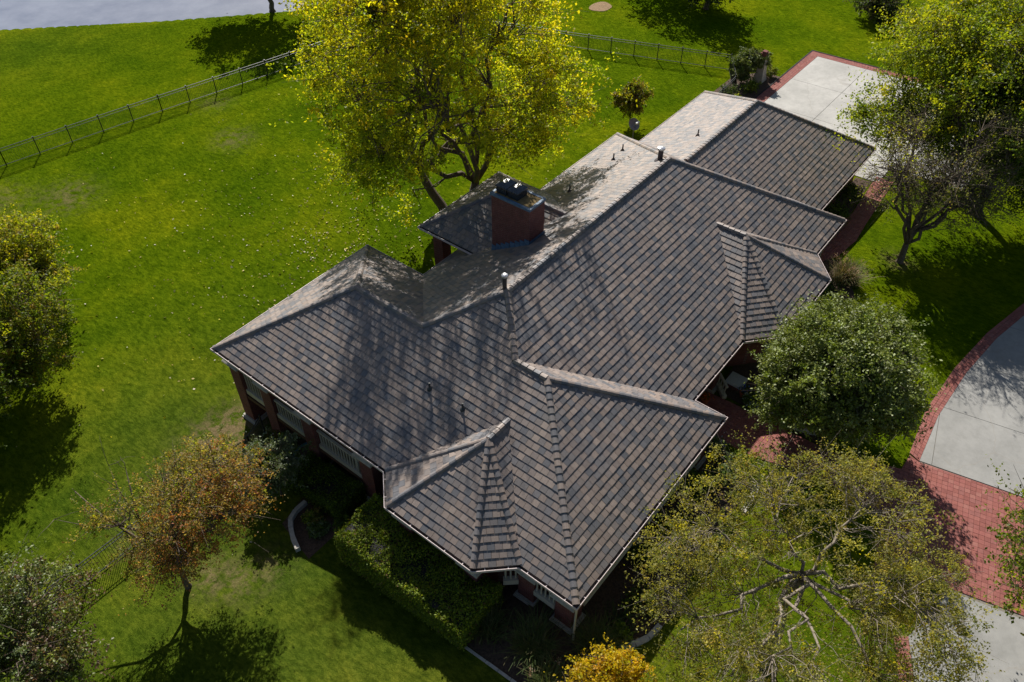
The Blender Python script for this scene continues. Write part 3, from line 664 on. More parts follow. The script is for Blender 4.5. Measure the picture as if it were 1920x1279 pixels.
def tree(name, label, cat, base, trunk, blobs, clumps, per, sig, leaf, palette, limbs=7, m='leaf', lw=1., bark='bark', shell=.45, bare=0., twigs=2, group=None, stems=1, leafup=.5, grad=None, twig_r=.012, droop=0., flat=.75, holes=6, hr=.22, voids=(), extra=()):
    """trunk = (fork height, radius, lean r, lean f); blobs = (r, f, u, rr, rf, ru, weight)"""
    z = ter(base[0], base[1]); root = thing(name, label, cat, (base[0], base[1], z), group)
    fh, r0, lr, lf = trunk; wood = MB()
    B = np.array(blobs, float); wt = B[:, 6]
    k = rng.choice(len(B), clumps, p=wt / wt.sum())
    d = rng.normal(size=(clumps, 3)); d /= np.linalg.norm(d, axis=1)[:, None]; rad = rng.uniform(0, 1, clumps) ** shell
    C = np.array([rot(*(B[k[i], :3] + d[i] * rad[i] * B[k[i], 3:6])) for i in range(clumps)])
    ext = np.ptp(C, axis=0).mean(); keep = np.ones(clumps, bool)
    for hc in C[rng.choice(clumps, holes, replace=False)] + rng.normal(size=(holes, 3)) * .05 * ext: keep &= np.linalg.norm((C - hc) * [1, 1, .8], axis=1) > hr * ext * rng.uniform(.4, .85)
    for vr, vf_, vu, vrad in voids: keep &= np.linalg.norm(C - rot(vr, vf_, vu), axis=1) > vrad
    if keep.sum() > clumps * .3: C = C[keep]; clumps = len(C)
    lean = rot(lr, lf, 0)
    forks = []
    for s in range(stems):
        off = rot(.9 * math.cos(2.4 * s), .9 * math.sin(2.4 * s), 0) * (0 if stems == 1 else r0 * 1.6)
        top = np.array([0, 0, fh]) + lean + off * (4 if stems > 1 else 1)
        pth = bez(off * .6 + np.array([0, 0, -.25]), top, lean * -.15, 6, .02 * fh)
        rr = np.linspace(r0, r0 * .68, 6); rr[0] = r0 * 1.45; wood.tube(pth, rr, 8); forks.append((top, r0 * .66))
    # main limbs reach for clump clusters
    cen = C[rng.choice(clumps, limbs, replace=False)]
    for _ in range(4):
        g = ((C[:, None] - cen[None]) ** 2).sum(2).argmin(1)
        for i in range(limbs):
            if (g == i).any(): cen[i] = C[g == i].mean(0)
    for i in range(limbs):
        mem = C[g == i]
        if not len(mem): continue
        f0, rf = forks[i % len(forks)]; tgt = cen[i]; dist = np.linalg.norm(tgt - f0)
        pth = bez(f0, tgt, (0, 0, .12 * dist), 8, .034 * dist); rr = np.linspace(rf * .75 * lw, (rf * .25 + .008) * lw, 8); wood.tube(pth, rr, 6)
        for c in mem:
            q = pth[max(1, min(7, int(np.linalg.norm(pth - c, axis=1).argmin()) - 1))]; dd = np.linalg.norm(c - q)
            tw = bez(q, c, (0, 0, .16 * dd), 5, .07 * dd); wood.tube(tw, np.linspace(max(twig_r * 1.4, min(rf * .3, .012 * dd + .01) * lw), twig_r, 5), 4, cap=False)
            for _ in range(twigs):
                e = c + rng.normal(size=3) * sig * 1.5 * np.array([1, 1, .8]); wood.tube(bez(tw[3], e, (0, 0, .05), 3, .03), [twig_r, twig_r * .8, twig_r * .5], 3, cap=False)
    for path, ra in extra:
        q = np.array([rot(*e) for e in path]); wood.tube(q, np.linspace(ra, ra * .2, len(q)), 5)
        for e in q[1:]:
            for _ in range(2): wood.tube(bez(e, e + rng.normal(size=3) * .6 + np.array([0, 0, .4]), (0, 0, .1), 4, .04), [.018, .013, .009, .005], 4)
    wood.build('trunk', M[bark], root, smooth=True)
    live = C[rng.uniform(size=clumps) >= bare]
    if leaf and len(live):
        nt_ = 9; ss = sig * rng.uniform(.6, 1.4, len(live))       # leaves sit on sprays: twig tips round each branch end
        tips = live[:, None] + rng.normal(size=(len(live), nt_, 3)) * ss[:, None, None] * np.array([1.15, 1.15, flat * 1.1])
        if droop: tips[:, :, 2] -= droop * np.abs(rng.normal(size=tips.shape[:2]))
        wgt = rng.uniform(.25, 1.75, (len(live), nt_)); cnt = np.maximum(1, (per / nt_ * wgt).astype(int)).ravel()
        ti = np.repeat(np.arange(len(live) * nt_), cnt); ci = ti // nt_
        P = tips.reshape(-1, 3)[ti]; u = rng.uniform(0, 1, len(P))[:, None] ** .6; P = live[ci] + (P - live[ci]) * (.25 + .85 * u) + rng.normal(size=P.shape) * ss[ci][:, None] * .24
        tint = (1 + .13 * rng.normal(size=(len(live) * nt_, 1))).clip(.65, 1.45)[ti]; mixf = .65
        spray = pal(palette, len(live) * nt_, .1)[ti]; cols = (spray * mixf + pal(palette, len(P)) * (1 - mixf)) * tint
        if grad:   # a second leaf palette takes over towards one side of the crown
            gp_, gv, gs_ = grad; ax = rot(*gv); t = ((tips.reshape(-1, 3) @ ax) - (C @ ax).min()) / (np.ptp(C @ ax) + 1e-6)
            sel = (rng.uniform(size=len(t)) < np.clip((t - gs_[0]) / (gs_[1] - gs_[0]), 0, 1))[ti]
            c2 = (pal(gp_, len(live) * nt_, .1)[ti] * mixf + pal(gp_, len(P)) * (1 - mixf)) * tint; cols = np.where(sel[:, None], c2, cols)
        P[:, 2] = np.maximum(P[:, 2], .08)
        V, F, cc = leafquads(P, leaf, cols, leafup); obj('crown', fastmesh('crown', V, F, M[m], cc), root)
    return root
YEL = (.56, .48, .015); YG = (.38, .40, .014); LG = (.22, .29, .016); GR = (.10, .155, .014); DG = (.055, .095, .014); OR = (.48, .20, .04); RD = (.40, .12, .055); OL = (.20, .20, .04); GOLD = (.60, .40, .02); SG = (.17, .21, .11); TAN = (.36, .27, .09)
tree('cottonwood_tree', 'tall spreading tree with yellowing autumn leaves behind the chimney', 'tree', (21.28, 25.26), (3.6, .42, -1.0, .4),
     [(-.8, -1, 13.5, 7.9, 8.6, 7, 6), (6.3, 0, 11.2, 3.4, 4, 3, 1.1), (-5.2, -1, 7, 3.1, 3, 4, 1.1), (-.5, 0, 18, 7, 8, 4, 2.0), (-2.5, -4, 18.5, 6.5, 5, 4, 2.0), (-6.2, 1, 11, 3.2, 4, 3.5, 1), (4, 1, 8.4, 4, 4, 2.8, 1), (-3.6, -1.5, 3.8, 1.3, 1.3, 2.4, .25)],
     640, 215, .64, .18, [(4, LG), (4, YG), (1.2, GR), (1, YEL)], m='sunleaf', limbs=13, holes=12, hr=.12, voids=[(-4.8, -5.4, 15.4, 1.8), (-5.4, -1.6, 18.4, 1.8), (-3.4, -6.2, 17.9, 1.3), (-3.2, -4.2, 13, 1.2)], stems=2, shell=.42, twigs=2, grad=([(3.5, YEL), (6, YG), (1.5, LG), (.5, GOLD)], (.25, .3, 1), (.2, .9)), leafup=.45)  # some voids shape the crown so sunlight patches reach the back wing roof
tree('shade_tree', 'huge green tree with yellow-tipped top beside the concrete parking court', 'tree', (44.7, -4.1), (3.2, .4, 0, 0),
     [(-1, 0, 9.5, 8, 7, 5, 5), (-7.6, .5, 7.6, 3.4, 2.6, 1.8, .9), (-4, 3, 11, 5, 4.5, 3, 1.4), (2.5, -3, 6, 5, 4, 3.4, 1.6), (1, 4, 12, 6.5, 5, 3.4, 2), (5, 1, 9, 5, 5, 4, 1.5)],
     920, 250, .70, .175, [(5, GR), (1.5, DG), (2.4, LG), (.3, YG)], limbs=13, holes=7, hr=.15, grad=([(3, YG), (4, LG), (.7, YEL), (1.5, GR)], (-.55, .55, .8), (.35, 1.0)), droop=.3)  # darker greens low on the right paint the crown's shade side into the leaves
tree('shade_tree', 'dark green tree under the huge tree, cut off by the right edge', 'tree', (45.6, -10.8), (2, .26, 0, 0),
     [(-.5, 0, 5.6, 4.6, 4.2, 3.6, 3), (-2.6, .5, 4, 2.6, 2.4, 2, 1)], 420, 220, .5, .17, [(4, GR), (3, DG), (1.5, LG)], limbs=8, shell=.42)
tree('vase_tree', 'thin leafless-looking tree with many upright stems on the side lawn', 'tree', (35.53, -1.72), (1.5, .26, 0, 0),
     [(.9, .6, 8.0, 4.8, 4.4, 3.2, 3), (-1.8, 0, 6.2, 3.0, 2.6, 2.2, 1), (2.4, 0, 5.2, 3, 2.6, 2, 1)],
     380, 52, .45, .12, [(3, (.24, .25, .10)), (2, (.16, .20, .06)), (1.5, OL), (1, TAN)], limbs=12, bare=.3, twigs=8, shell=.5, grad=([(3, OL), (2, YG), (1, LG)], (-.6, .6, .5), (.5, 1.1)), twig_r=.014, bark='bark')
tree('round_tree', 'dense round dark green tree by the front walkway', 'tree', (17.75, -3.6), (1.3, .2, 0, 0),
     [(0, .2, 4.4, 3.7, 3.7, 2.9, 5), (1.3, -.7, 3.5, 2.7, 2.6, 2.1, 1.2), (-1.9, -.1, 3.3, 2.3, 2.3, 1.9, 1), (.6, 1.0, 5.6, 1.9, 1.9, 1.7, .6)],
     620, 210, .40, .14, [(4, (.16, .20, .032)), (4, (.21, .24, .08)), (2, LG), (1, GR)], m='waxy', holes=7, hr=.12, limbs=9, shell=.34, leafup=.8, twigs=1)
tree('birch_tree', 'big half-bare tree with pale forked trunk and small olive leaves', 'tree', (4.2, -6.8), (5.2, .30, .6, 1.1),
     [(.1, .2, 7.0, 5.8, 5.6, 2.6, 4), (-3.4, 0, 6.2, 2.6, 3.5, 2.3, 1.2), (3.7, -1, 6, 2.2, 3, 2.6, 1.3), (1.2, 3.8, 6.6, 3.8, 2, 2, 1.0), (-2.4, -3.6, 6.2, 3, 2.4, 2, .8), (3, -4, 5.5, 3, 2.4, 2, .8)],
     540, 205, .38, .092, [(3.5, (.22, .22, .055)), (3, (.32, .30, .085)), (2.5, (.14, .18, .035)), (2, (.38, .35, .05)), (.8, YEL), (1, TAN)], bark='palebark', limbs=11, lw=.58, holes=14, hr=.14, voids=[(.6, 0, 6.3, 1.4), (.2, -1.4, 7.5, 1.8), (0, -2.6, 8.6, 1.8), (-2.2, -.6, 7.2, 1.2), (2.6, 2.2, 7.6, 1.1)], shell=.36, bare=.1, twigs=4, twig_r=.007, leafup=.4)
tree('maple_tree', 'small maple with reddening leaves and bare branches over the fence', 'tree', (-8.41, 16.3), (1.6, .17, .1, 0),
     [(1.7, .8, 5.4, 2.9, 2.9, 2.2, 4), (2.6, 2.0, 6.2, 2.3, 2.2, 1.6, 1.4), (.2, -.6, 3.7, 1.9, 1.6, 1.4, 1.0), (-2.6, .8, 4.8, 1.5, 1.0, .5, .25)],
     300, 120, .33, .098, [(3, OL), (1.5, YG), (1.5, GR), (2.5, (.36, .22, .07)), (3, TAN)], holes=8, hr=.16, extra=[([(0, 0, 2.4), (-1.5, .5, 3.5), (-3.0, 1.2, 4.1), (-4.3, 2.0, 4.9)], .1), ([(-.9, .2, 3.2), (-1.4, 1.3, 4.7), (-1.6, 2.2, 6.3)], .08), ([(-2.4, .9, 3.8), (-3.6, .6, 4.3), (-4.8, .7, 4.6)], .035), ([(-1.0, .6, 3.6), (-2.2, 1.9, 5.2), (-2.6, 2.6, 6.0)], .035)], limbs=8, shell=.45, twigs=2, grad=([(2, (.44, .16, .09)), (1.5, OR), (2.5, TAN), (2, OL)], (.6, -.6, -.15), (.4, .95)), bare=.05)
tree('young_tree', 'golden yellow-leaved young tree at the bottom edge by the corner bed', 'tree', (-1.23, -2.5), (.9, .08, 0, 0),
     [(0, -.2, 2.0, 1.9, 1.6, 1.0, 3), (-.9, -.4, 1.6, 1.2, 1, .8, 1), (.6, .1, 2.5, .8, .8, .7, .7)], 130, 90, .2, .12, [(4, (.62, .45, .02)), (2, (.5, .40, .018)), (1.2, YG), (.6, (.55, .28, .03))], limbs=6, twigs=2, shell=.5)
tree('lawn_tree', 'yellow-green bushy tree at the left edge of the lawn, farther of two', 'tree', (-2.1, 42.8), (1.2, .15, 0, 0),
     [(0, 0, 3.7, 3.3, 3.3, 2.1, 4), (-2.2, 1, 3.3, 2.5, 2.6, 2, 1.2), (2.2, -.8, 3.0, 1.8, 1.8, 1.5, .8)], 300, 150, .42, .16, [(3.5, YG), (3, LG), (1, GR), (1, TAN), (1, YEL)], limbs=8, shell=.4)
tree('lawn_tree', 'dark green tree with russet tips at the left edge, nearer the camera', 'tree', (-6.3, 35.3), (1.4, .18, 0, 0),
     [(0, .5, 4.6, 3.7, 3.3, 2.8, 4), (1.0, -.6, 3.2, 2.4, 2.2, 2, 1.2), (-2.6, 0, 4, 2.6, 2.8, 2.6, 1)], 340, 150, .42, .15, [(4, GR), (2, LG), (2, OL), (1, (.3, .17, .05)), (1, YG)], limbs=9, shell=.4, bare=.05)
tree('lawn_tree', 'tall green tree half cut off by the left edge behind the grove', 'tree', (-11, 33), (1.6, .2, 0, 0), [(0, 0, 5, 3.6, 3.6, 3.2, 1)], 240, 150, .45, .16, [(4, GR), (3, DG), (1, OL)], limbs=8, shell=.42)
tree('corner_tree', 'olive green tree with purplish tips in the bottom left corner', 'tree', (-15.0, 16.8), (1.5, .18, 0, 0),
     [(.2, .2, 5.0, 3.3, 3.1, 2.2, 4), (-2.4, 0, 4.5, 2.6, 2.6, 2.1, 1.4), (1.7, -1, 4.2, 2, 2, 1.7, 1)], 380, 150, .36, .12, [(4, (.15, .18, .05)), (2, GR), (2, SG), (1.5, LG)], m='waxy', limbs=9, shell=.38, grad=([(2, (.15, .075, .05)), (1.5, OL), (1, GR)], (1, .1, .1), (.55, 1.05)))
tree('roadside_tree', 'leafy green tree reaching in from the right edge over brick paving', 'tree', (13.6, -15.2), (2, .2, 0, 0),
     [(-.3, .3, 5.6, 3.3, 3.2, 2.7, 4), (-1.8, -1, 4.6, 2.2, 2, 1.6, 1)], 230, 70, .36, .14, [(4, GR), (2.5, LG), (2, OL), (1, YG)], limbs=8, shell=.42, twigs=3)
tree('ornamental_tree', 'small olive-gold tree on the back lawn behind the satellite dish', 'tree', (40.6, 22.8), (.7, .07, 0, 0),
     [(0, 0, 2.3, 1.35, 1.3, 1.25, 3), (.6, 0, 3.0, .8, .8, .6, .6), (-.7, 0, 2.2, .9, .8, .7, .7)], 90, 110, .24, .17, [(3, (.2, .15, .02)), (2, GR), (1.5, YG), (.8, TAN)], limbs=6, shell=.45)
tree('pine_tree', 'dark evergreen cut off by the top edge casting a long shadow', 'tree', (66.5, 29.6), (2.0, .3, 0, 0),
     [(0, 0, 3.2, 3.5, 3.5, 2.2, 3), (0, 0, 6.5, 2.8, 2.8, 2.6, 2), (0, 0, 9.5, 1.7, 1.7, 2, 1)], 240, 70, .5, .26, [(4, (.05, .07, .03)), (3, DG), (1, SG)], limbs=10, shell=.5, droop=.2)
tree('bare_tree', 'half-bare tree standing beyond the top edge right of the yellow tree', 'tree', (69.5, 37.5), (2.4, .3, 0, 0), [(0, 0, 7, 5.5, 5, 3.6, 1)], 200, 55, .55, .28, [(3, GR), (2, OL), (1, DG)], limbs=9, shell=.45)
tree('pond_tree', 'tree on the pond bank throwing a broad shadow over the back lawn', 'tree', (38.6, 67.2), (2.2, .3, 0, 0), [(0, 0, 7, 6.2, 5.6, 3.6, 3), (-4.5, 0, 5.6, 3.4, 2.8, 2, 1)], 330, 90, .55, .26, [(4, GR), (2, DG), (1.5, OL)], limbs=9, shell=.45)
tree('conifer_shrub', 'dark low conifer at the top edge left of the huge green tree', 'shrub', (74.5, 14.8), (.5, .12, 0, 0), [(0, 0, 1.9, 2.6, 2.3, 1.5, 3), (1.8, -.3, 1.5, 1.9, 1.7, 1.2, 1)], 120, 80, .38, .22, [(4, (.05, .065, .03)), (2, DG), (1, (.13, .10, .06))], limbs=7, shell=.45)
tree('garden_shrub', 'silvery green shrub against the left corner of the veranda', 'shrub', (-2.2, 16.9), (.9, .07, 0, 0), [(0, .2, 2.6, 1.35, 1.3, 1.1, 3), (.9, .9, 2.9, .9, .8, .7, .8), (-.6, -.7, 1.7, 1, .8, .8, .8)], 170, 120, .24, .1, [(4, SG), (2, (.16, .19, .12)), (2, GR)], m='waxy', limbs=7, shell=.5)
tree('vine_shrub', 'pale green climber heaped over the stone gate pillar', 'shrub', (54.0, 18.9), (.9, .08, 0, 0), [(0, 0, 1.9, 1.15, 1.1, .9, 3), (.9, .2, 2.1, .8, .7, .6, 1), (-.5, -.6, 1.1, .8, .8, .8, 1)], 130, 170, .24, .16, [(3, (.20, .23, .07)), (2, SG), (2, GR), (1, DG)], m='hedge', limbs=6, shell=.4)
# plants of the beds
def shrub(label, x, y, r, h, palette, size=.12, n_=45, per=60, m='hedge', grp='low shrubs in the planting beds'):
    tree('bed_shrub', label, 'shrub', (x, y), (h * .3, .03, 0, 0), [(0, 0, h * .55, r, r * .9, h * .45, 1)], n_, per, r * .22, size, palette, limbs=4, m=m, shell=.5, twigs=1, group=grp, twig_r=.006)
G1 = [(3, GR), (2, DG), (1, LG)]; G2 = [(2, SG), (2, GR), (1, DG)]
for lab, x, y, r, h, pl in [
    ('low dark shrub against the garage front under the eave', 34.6, 3.7, .9, 1.2, G1), ('second dark shrub along the garage front', 37.2, 3.75, 1.0, 1.4, G1), ('dark shrub at the far end of the garage front', 40.2, 3.7, 1.1, 1.5, [(3, DG), (2, GR), (1, OL)]),
    ('leafy bush below the south bay beside the round tree', 27.8, .6, 1.1, 1.2, G1), ('white-flowered plant in the bed by the porch pier', 17.0, .2, .55, .6, [(3, GR), (1, (.5, .55, .5))]), ('low plant at the walkway edge under the round tree', 17.2, -2.0, .6, .6, G1), ('green clump where the front walkway meets the lawn', 17.7, -3.9, .6, .6, [(2, LG), (2, GR)]),
    ('bright green bush with orange flowers beside the front walk', 12.7, -1.6, .9, 1.0, [(3, LG), (3, GR), (.5, (.6, .15, .03))]), ('shaded bush under the front wing wall', 10.2, -.2, .9, 1.0, G1), ('pale speckled bush near the front wing corner of the walk', 12.9, .2, .6, .8, [(2, SG), (2, GR), (.6, (.5, .5, .6))]),
    ('dark bush between the front wing and the half-bare tree', 7.4, -.9, 1.0, .9, G1), ('small dark bush close to the front corner pillar', 3.2, -1.4, .8, .8, [(2, DG), (2, GR), (.4, (.45, .2, .1))]),
    ('red-flowered plant in the far bed behind the garage roof', 46.5, 19.2, .7, .8, [(3, GR), (1, (.35, .03, .06))]), ('yellow-green tuft in the bed by the brick court edge', 48.6, 17.3, .7, 1.0, [(3, YG), (2, LG)]), ('dark shrub at the foot of the stone gate pillar', 52.2, 17.4, .8, 1.0, G1), ('grey-green shrub in the middle of the far bed', 50.1, 18.6, .8, 1.0, G2),
    ('twiggy green shrub beside the court border', 55.9, 17.2, .6, .9, [(2, GR), (2, OL)]), ('shaded fern-like shrub below the veranda', .3, 16.9, .7, .8, G1), ('dark shrub by the second veranda pillar', .0, 19.6, .7, .9, [(3, DG), (2, GR), (.5, RD)])]:
    shrub(lab, x, y, r, h, pl)
for lab, x, y, r, h, pl in [('rounded green shrub against the front wing wall, middle of the bed', 5.2, -.3, .75, .9, G1), ('dark leafy shrub near the walkway end of the front wing bed', 11.7, -1.0, .8, .9, G2), ('low green mound between hedge and bay wall corner', -1.6, 12.3, .6, .6, G1),
    ('small green shrub inside the curved stone wall', -2.3, 14.2, .5, .5, [(2, GR), (1, LG), (1, TAN)]), ('low shrub below the lower hedge beside the maple', -2.6, 13.4, .45, .5, G2), ('green clump beside the front corner stone edging', 1.4, -1.5, .5, .6, [(2, LG), (2, GR)])]:
    shrub(lab, x, y, r, h, pl)
def tussock(label, x, y, n_, ln, cols, spread=.3, plume=0, stiff=1.0):
    z = ter(x, y); root = thing('ornamental_grass', label, 'plant', (x, y, z), 'ornamental grasses near the house')
    t = np.linspace(0, 1, 5)
    az = rng.uniform(0, 2 * math.pi, n_); l = ln * rng.uniform(.6, 1.1, n_); out = rng.uniform(.25, .95, n_) / stiff; w = .022
    V = np.zeros((n_, 5, 2, 3)); b0 = rng.normal(size=(n_, 2)) * spread
    for i, tt in enumerate(t):
        r = l * out * tt ** 1.3; h = l * (tt - .42 * out * tt ** 2.4)
        cx = b0[:, 0] + r * np.cos(az); cy = b0[:, 1] + r * np.sin(az); ww = w * (1 - .85 * tt)
        V[:, i, 0] = np.stack([cx - ww * np.sin(az), cy + ww * np.cos(az), h], 1); V[:, i, 1] = np.stack([cx + ww * np.sin(az), cy - ww * np.cos(az), h], 1)
    F = []
    for i in range(4):
        q = np.arange(n_) * 10 + i * 2; F.append(np.stack([q, q + 1, q + 3, q + 2], 1))
    c = np.repeat(pal(cols, n_), 10, 0); obj('leaves', fastmesh('leaves', V.reshape(-1, 3), np.concatenate(F), M['blade'], c), root, 'stuff')
    if plume:
        P = []
        for k in range(plume):
            a = rng.uniform(0, 2 * math.pi); rr = ln * rng.uniform(.2, .7); p_ = np.array([rr * math.cos(a), rr * math.sin(a), ln * rng.uniform(.75, 1.0)])
            P.append(p_ + rng.normal(size=(22, 3)) * np.array([.05, .05, .1]))
        P = np.concatenate(P); Vv, Ff, cc = leafquads(P, .06, pal([(2, (.5, .32, .25)), (1, (.45, .28, .16))], len(P)), .2, .4); obj('plumes', fastmesh('plumes', Vv, Ff, M['blade'], cc), root, 'stuff')
GB = [(3, (.085, .125, .035)), (2, (.12, .135, .05)), (1, (.17, .15, .07))]
for lab, x, y, k, ln, cl, pm in [('tall arching grass clump below the front corner pillar', .3, -1.0, 650, 1.5, GB, 0), ('wide dark grass clump left of the corner pillar', -1.3, 1.1, 650, 1.5, GB, 0), ('grass clump with pinkish plumes by the stone edging', -2.3, -.4, 500, 1.3, GB, 13),
                                ('dark grass clump tucked against the bay wall', -1.7, 3.2, 450, 1.3, GB, 0), ('strappy leaved plant right of the front corner pillar', 2.0, -1.1, 60, 1.1, [(1, (.06, .10, .03))], 0),
                                ('large tan fountain grass beside the south bay', 31.0, .3, 900, 1.6, [(3, (.17, .15, .06)), (2, (.10, .12, .035)), (2, (.24, .17, .10))], 26), ('dark fountain grass below the south bay wall', 29.2, 1.1, 500, 1.3, GB, 0)]:
    tussock(lab, x, y, k, ln, cl, .3, pm)
# clipped hedges
def hedge(label, x0, y0, x1, y1, h, n_, palette, level=None):
    z = ter((x0 + x1) / 2, (y0 + y1) / 2); root = thing('hedge', label, 'hedge', ((x0 + x1) / 2, (y0 + y1) / 2, z), 'clipped hedges by the house'); cx, cy = (x0 + x1) / 2, (y0 + y1) / 2
    a, b = (x1 - x0) / 2, (y1 - y0) / 2
    mb = MB()
    V = []; top = lambda x, y: h if level is None else level - ter0(cx + x, cy + y); zt = lambda x, y: ter(cx + x, cy + y) - z
    nx_, ny_ = 6, 16
    core = []
    for i in range(nx_ + 1):
        for j in range(ny_ + 1):
            x, y = -a + .16 + (2 * a - .32) * i / nx_, -b + .16 + (2 * b - .32) * j / ny_; core.append((x, y, zt(x, y) + top(x, y) - .14 + random.uniform(-.03, .03)))
    Fc = [(i * (ny_ + 1) + j, (i + 1) * (ny_ + 1) + j, (i + 1) * (ny_ + 1) + j + 1, i * (ny_ + 1) + j + 1) for i in range(nx_) for j in range(ny_)]
    rim = [i * (ny_ + 1) for i in range(nx_ + 1)] + [nx_ * (ny_ + 1) + j for j in range(1, ny_ + 1)] + [i * (ny_ + 1) + ny_ for i in range(nx_ - 1, -1, -1)] + [j for j in range(ny_ - 1, 0, -1)]
    o_ = len(core); core += [(core[i][0], core[i][1], zt(core[i][0], core[i][1]) - .1) for i in rim]
    Fc += [(rim[k], o_ + k, o_ + (k + 1) % len(rim), rim[(k + 1) % len(rim)]) for k in range(len(rim))]
    mb.add(core, Fc); mb.build('stems', M['dark'], root)
    At, As = 4 * a * b, 4 * (a + b) * h; nt_ = int(n_ * At / (At + As))
    P = np.zeros((n_, 3)); P[:nt_, 0] = rng.uniform(-a, a, nt_); P[:nt_, 1] = rng.uniform(-b, b, nt_); P[:nt_, 2] = 1
    k = n_ - nt_; s = rng.uniform(0, 4 * (a + b), k); side = np.where(s < 2 * a, 0, np.where(s < 2 * a + 2 * b, 1, np.where(s < 4 * a + 2 * b, 2, 3)))
    u = np.where(side == 0, s, np.where(side == 1, s - 2 * a, np.where(side == 2, s - 2 * a - 2 * b, s - 4 * a - 2 * b)))
    P[nt_:, 0] = np.where(side == 0, u - a, np.where(side == 1, a, np.where(side == 2, a - u, -a))); P[nt_:, 1] = np.where(side == 0, -b, np.where(side == 1, u - b, np.where(side == 2, b, b - u))); P[nt_:, 2] = rng.uniform(.03, 1, k); up_ = P[:, 2] > .6; P[:, 2] *= top(P[:, 0], P[:, 1])
    lumpy = .06 * np.sin(P[:, 0] * 5.3 + 2 * np.sin(P[:, 1] * 4.1)) + .12 * np.sin(P[:, 0] * 2.1 + 1.3 * np.sin(P[:, 1] * 1.7)) + .08 * np.sin(P[:, 1] * 3.1 + P[:, 0]); P += rng.normal(size=P.shape) * .06
    P[:, 2] += lumpy * up_; P[:, 2] += ter0(cx + P[:, 0], cy + P[:, 1]) - z
    Vv, Ff, cc = leafquads(P, .1, pal(palette, n_, .25), .6); obj('foliage', fastmesh('foliage', Vv, Ff, M['hedge'], cc), root)
hedge('broad clipped hedge along the bay, half in house shadow', -3.15, 3.5, -.5, 11.1, 1.9, 52000, [(3, (.19, .24, .03)), (2.5, GR), (3, LG), (.5, YG), (.6, (.18, .11, .05))], 1.35)
hedge('lower clipped hedge in the house shadow below the veranda', -1.6, 12.9, .1, 17.0, 1.15, 15000, [(3, GR), (3, DG), (1, LG)])
# stone edgings and low walls
def stones(name, label, pts, w, h, ln=.55):
    root = thing(name, label, 'wall', (pts[0][0], pts[0][1], ter(*pts[0])), 'pale stone garden edgings'); o0 = Vector(root.location)
    P = [Vector((*p_, 0)) for p_ in pts]; dense = []
    for a, b in zip(P, P[1:]):
        k = max(1, round((b - a).length / ln)); dense += [a.lerp(b, i / k) for i in range(k)]
    dense.append(P[-1])
    for a, b in zip(dense, dense[1:]):
        d = (b - a).normalized(); a = a + d * .012; b = b - d * .012; s = Vector((-d.y, d.x, 0)); hh_ = h + random.uniform(-.02, .02); ww = w * random.uniform(.92, 1.06)
        q = [a - s * ww / 2, b - s * ww / 2, b + s * ww / 2, a + s * ww / 2]; zb = [ter(p_.x, p_.y) - o0.z for p_ in q]
        V = [(p_.x - o0.x, p_.y - o0.y, z_ - .1) for p_, z_ in zip(q, zb)] + [((p_.x - o0.x), (p_.y - o0.y), z_ + hh_) for p_, z_ in zip(q, zb)]
        mb = MB(); mb.add(V, [(0, 3, 2, 1), (4, 5, 6, 7), (0, 1, 5, 4), (1, 2, 6, 5), (2, 3, 7, 6), (3, 0, 4, 7)]); mb.build('stone', M['stone'], root)
stones('garden_wall', 'curved pale stone wall beside the reddish maple', [(-1.82, 15.35), (-2.5, 15.35), (-3.0, 15.15), (-3.35, 14.7), (-3.7, 14.1), (-4.0, 13.36)], .24, .3, .7)
stones('garden_edging', 'straight stone edging along the broad hedge and lawn', [(-2.98, 9), (-3.0, 6), (-3.0, 3), (-2.95, 1), (-2.9, -.6)], .12, .05, .6)
stones('garden_edging', 'short curved stone edging right of the front corner', [(1.0, -1.75), (1.5, -2.2), (2.1, -2.5), (2.9, -2.6)], .24, .16, .5)
stones('garden_wall', 'low stone wall between the front walkway and round tree', [(16.8, -.3), (16.85, -1.4), (16.9, -2.4), (17.1, -3.2), (17.4, -3.9)], .22, .3, .55)
stones('garden_edging', 'pale stone step at the edge of the half-bare tree bed', [(12.2, -2.6), (11.3, -2.75), (10.4, -2.75)], .28, .12, .5)
stones('garden_edging', 'short stone edging in the bed between house wing and walkway', [(13.1, -.6), (12.4, -.9), (11.8, -1.3)], .18, .18, .5)
# small things
pl_ = thing('gate_pillar', 'stone gate pillar with a small brick top by the parking court', 'pillar', (54.7, 17.75, ter(54.7, 17.75)))
mb = MB(); mb.add([(sx * k, sy * k, z) for z, k in ((0, .5), (1.0, .34), (2.35, .3)) for sx, sy in ((-1, -1), (1, -1), (1, 1), (-1, 1))], [(i * 4 + j, i * 4 + (j + 1) % 4, i * 4 + 4 + (j + 1) % 4, i * 4 + 4 + j) for i in range(2) for j in range(4)] + [(8, 9, 10, 11)]); mb.build('shaft', M['stone'], pl_)
mb = MB(); mb.box(-.3, -.3, 2.35, .3, .3, 2.65); mb.box(-.2, -.2, 2.65, .2, .2, 2.8); mb.build('brick_top', M['brick'], pl_)
ds = thing('satellite_dish', 'grey satellite dish on a pole behind the back eave', 'dish', (38.73, 21.3, ter(38.7, 21.3)))
mb = MB(); mb.tube([(0, 0, 0), (0, 0, 1.15)], .045, 8); mb.build('pole', M['galv'], ds)
dv = sd.normalized(); dn = Vector((-.25, -.72, .65)).normalized(); u_ = dn.cross(Vector((0, 0, 1))).normalized(); v_ = u_.cross(dn); mb = MB(); V = []; F = []
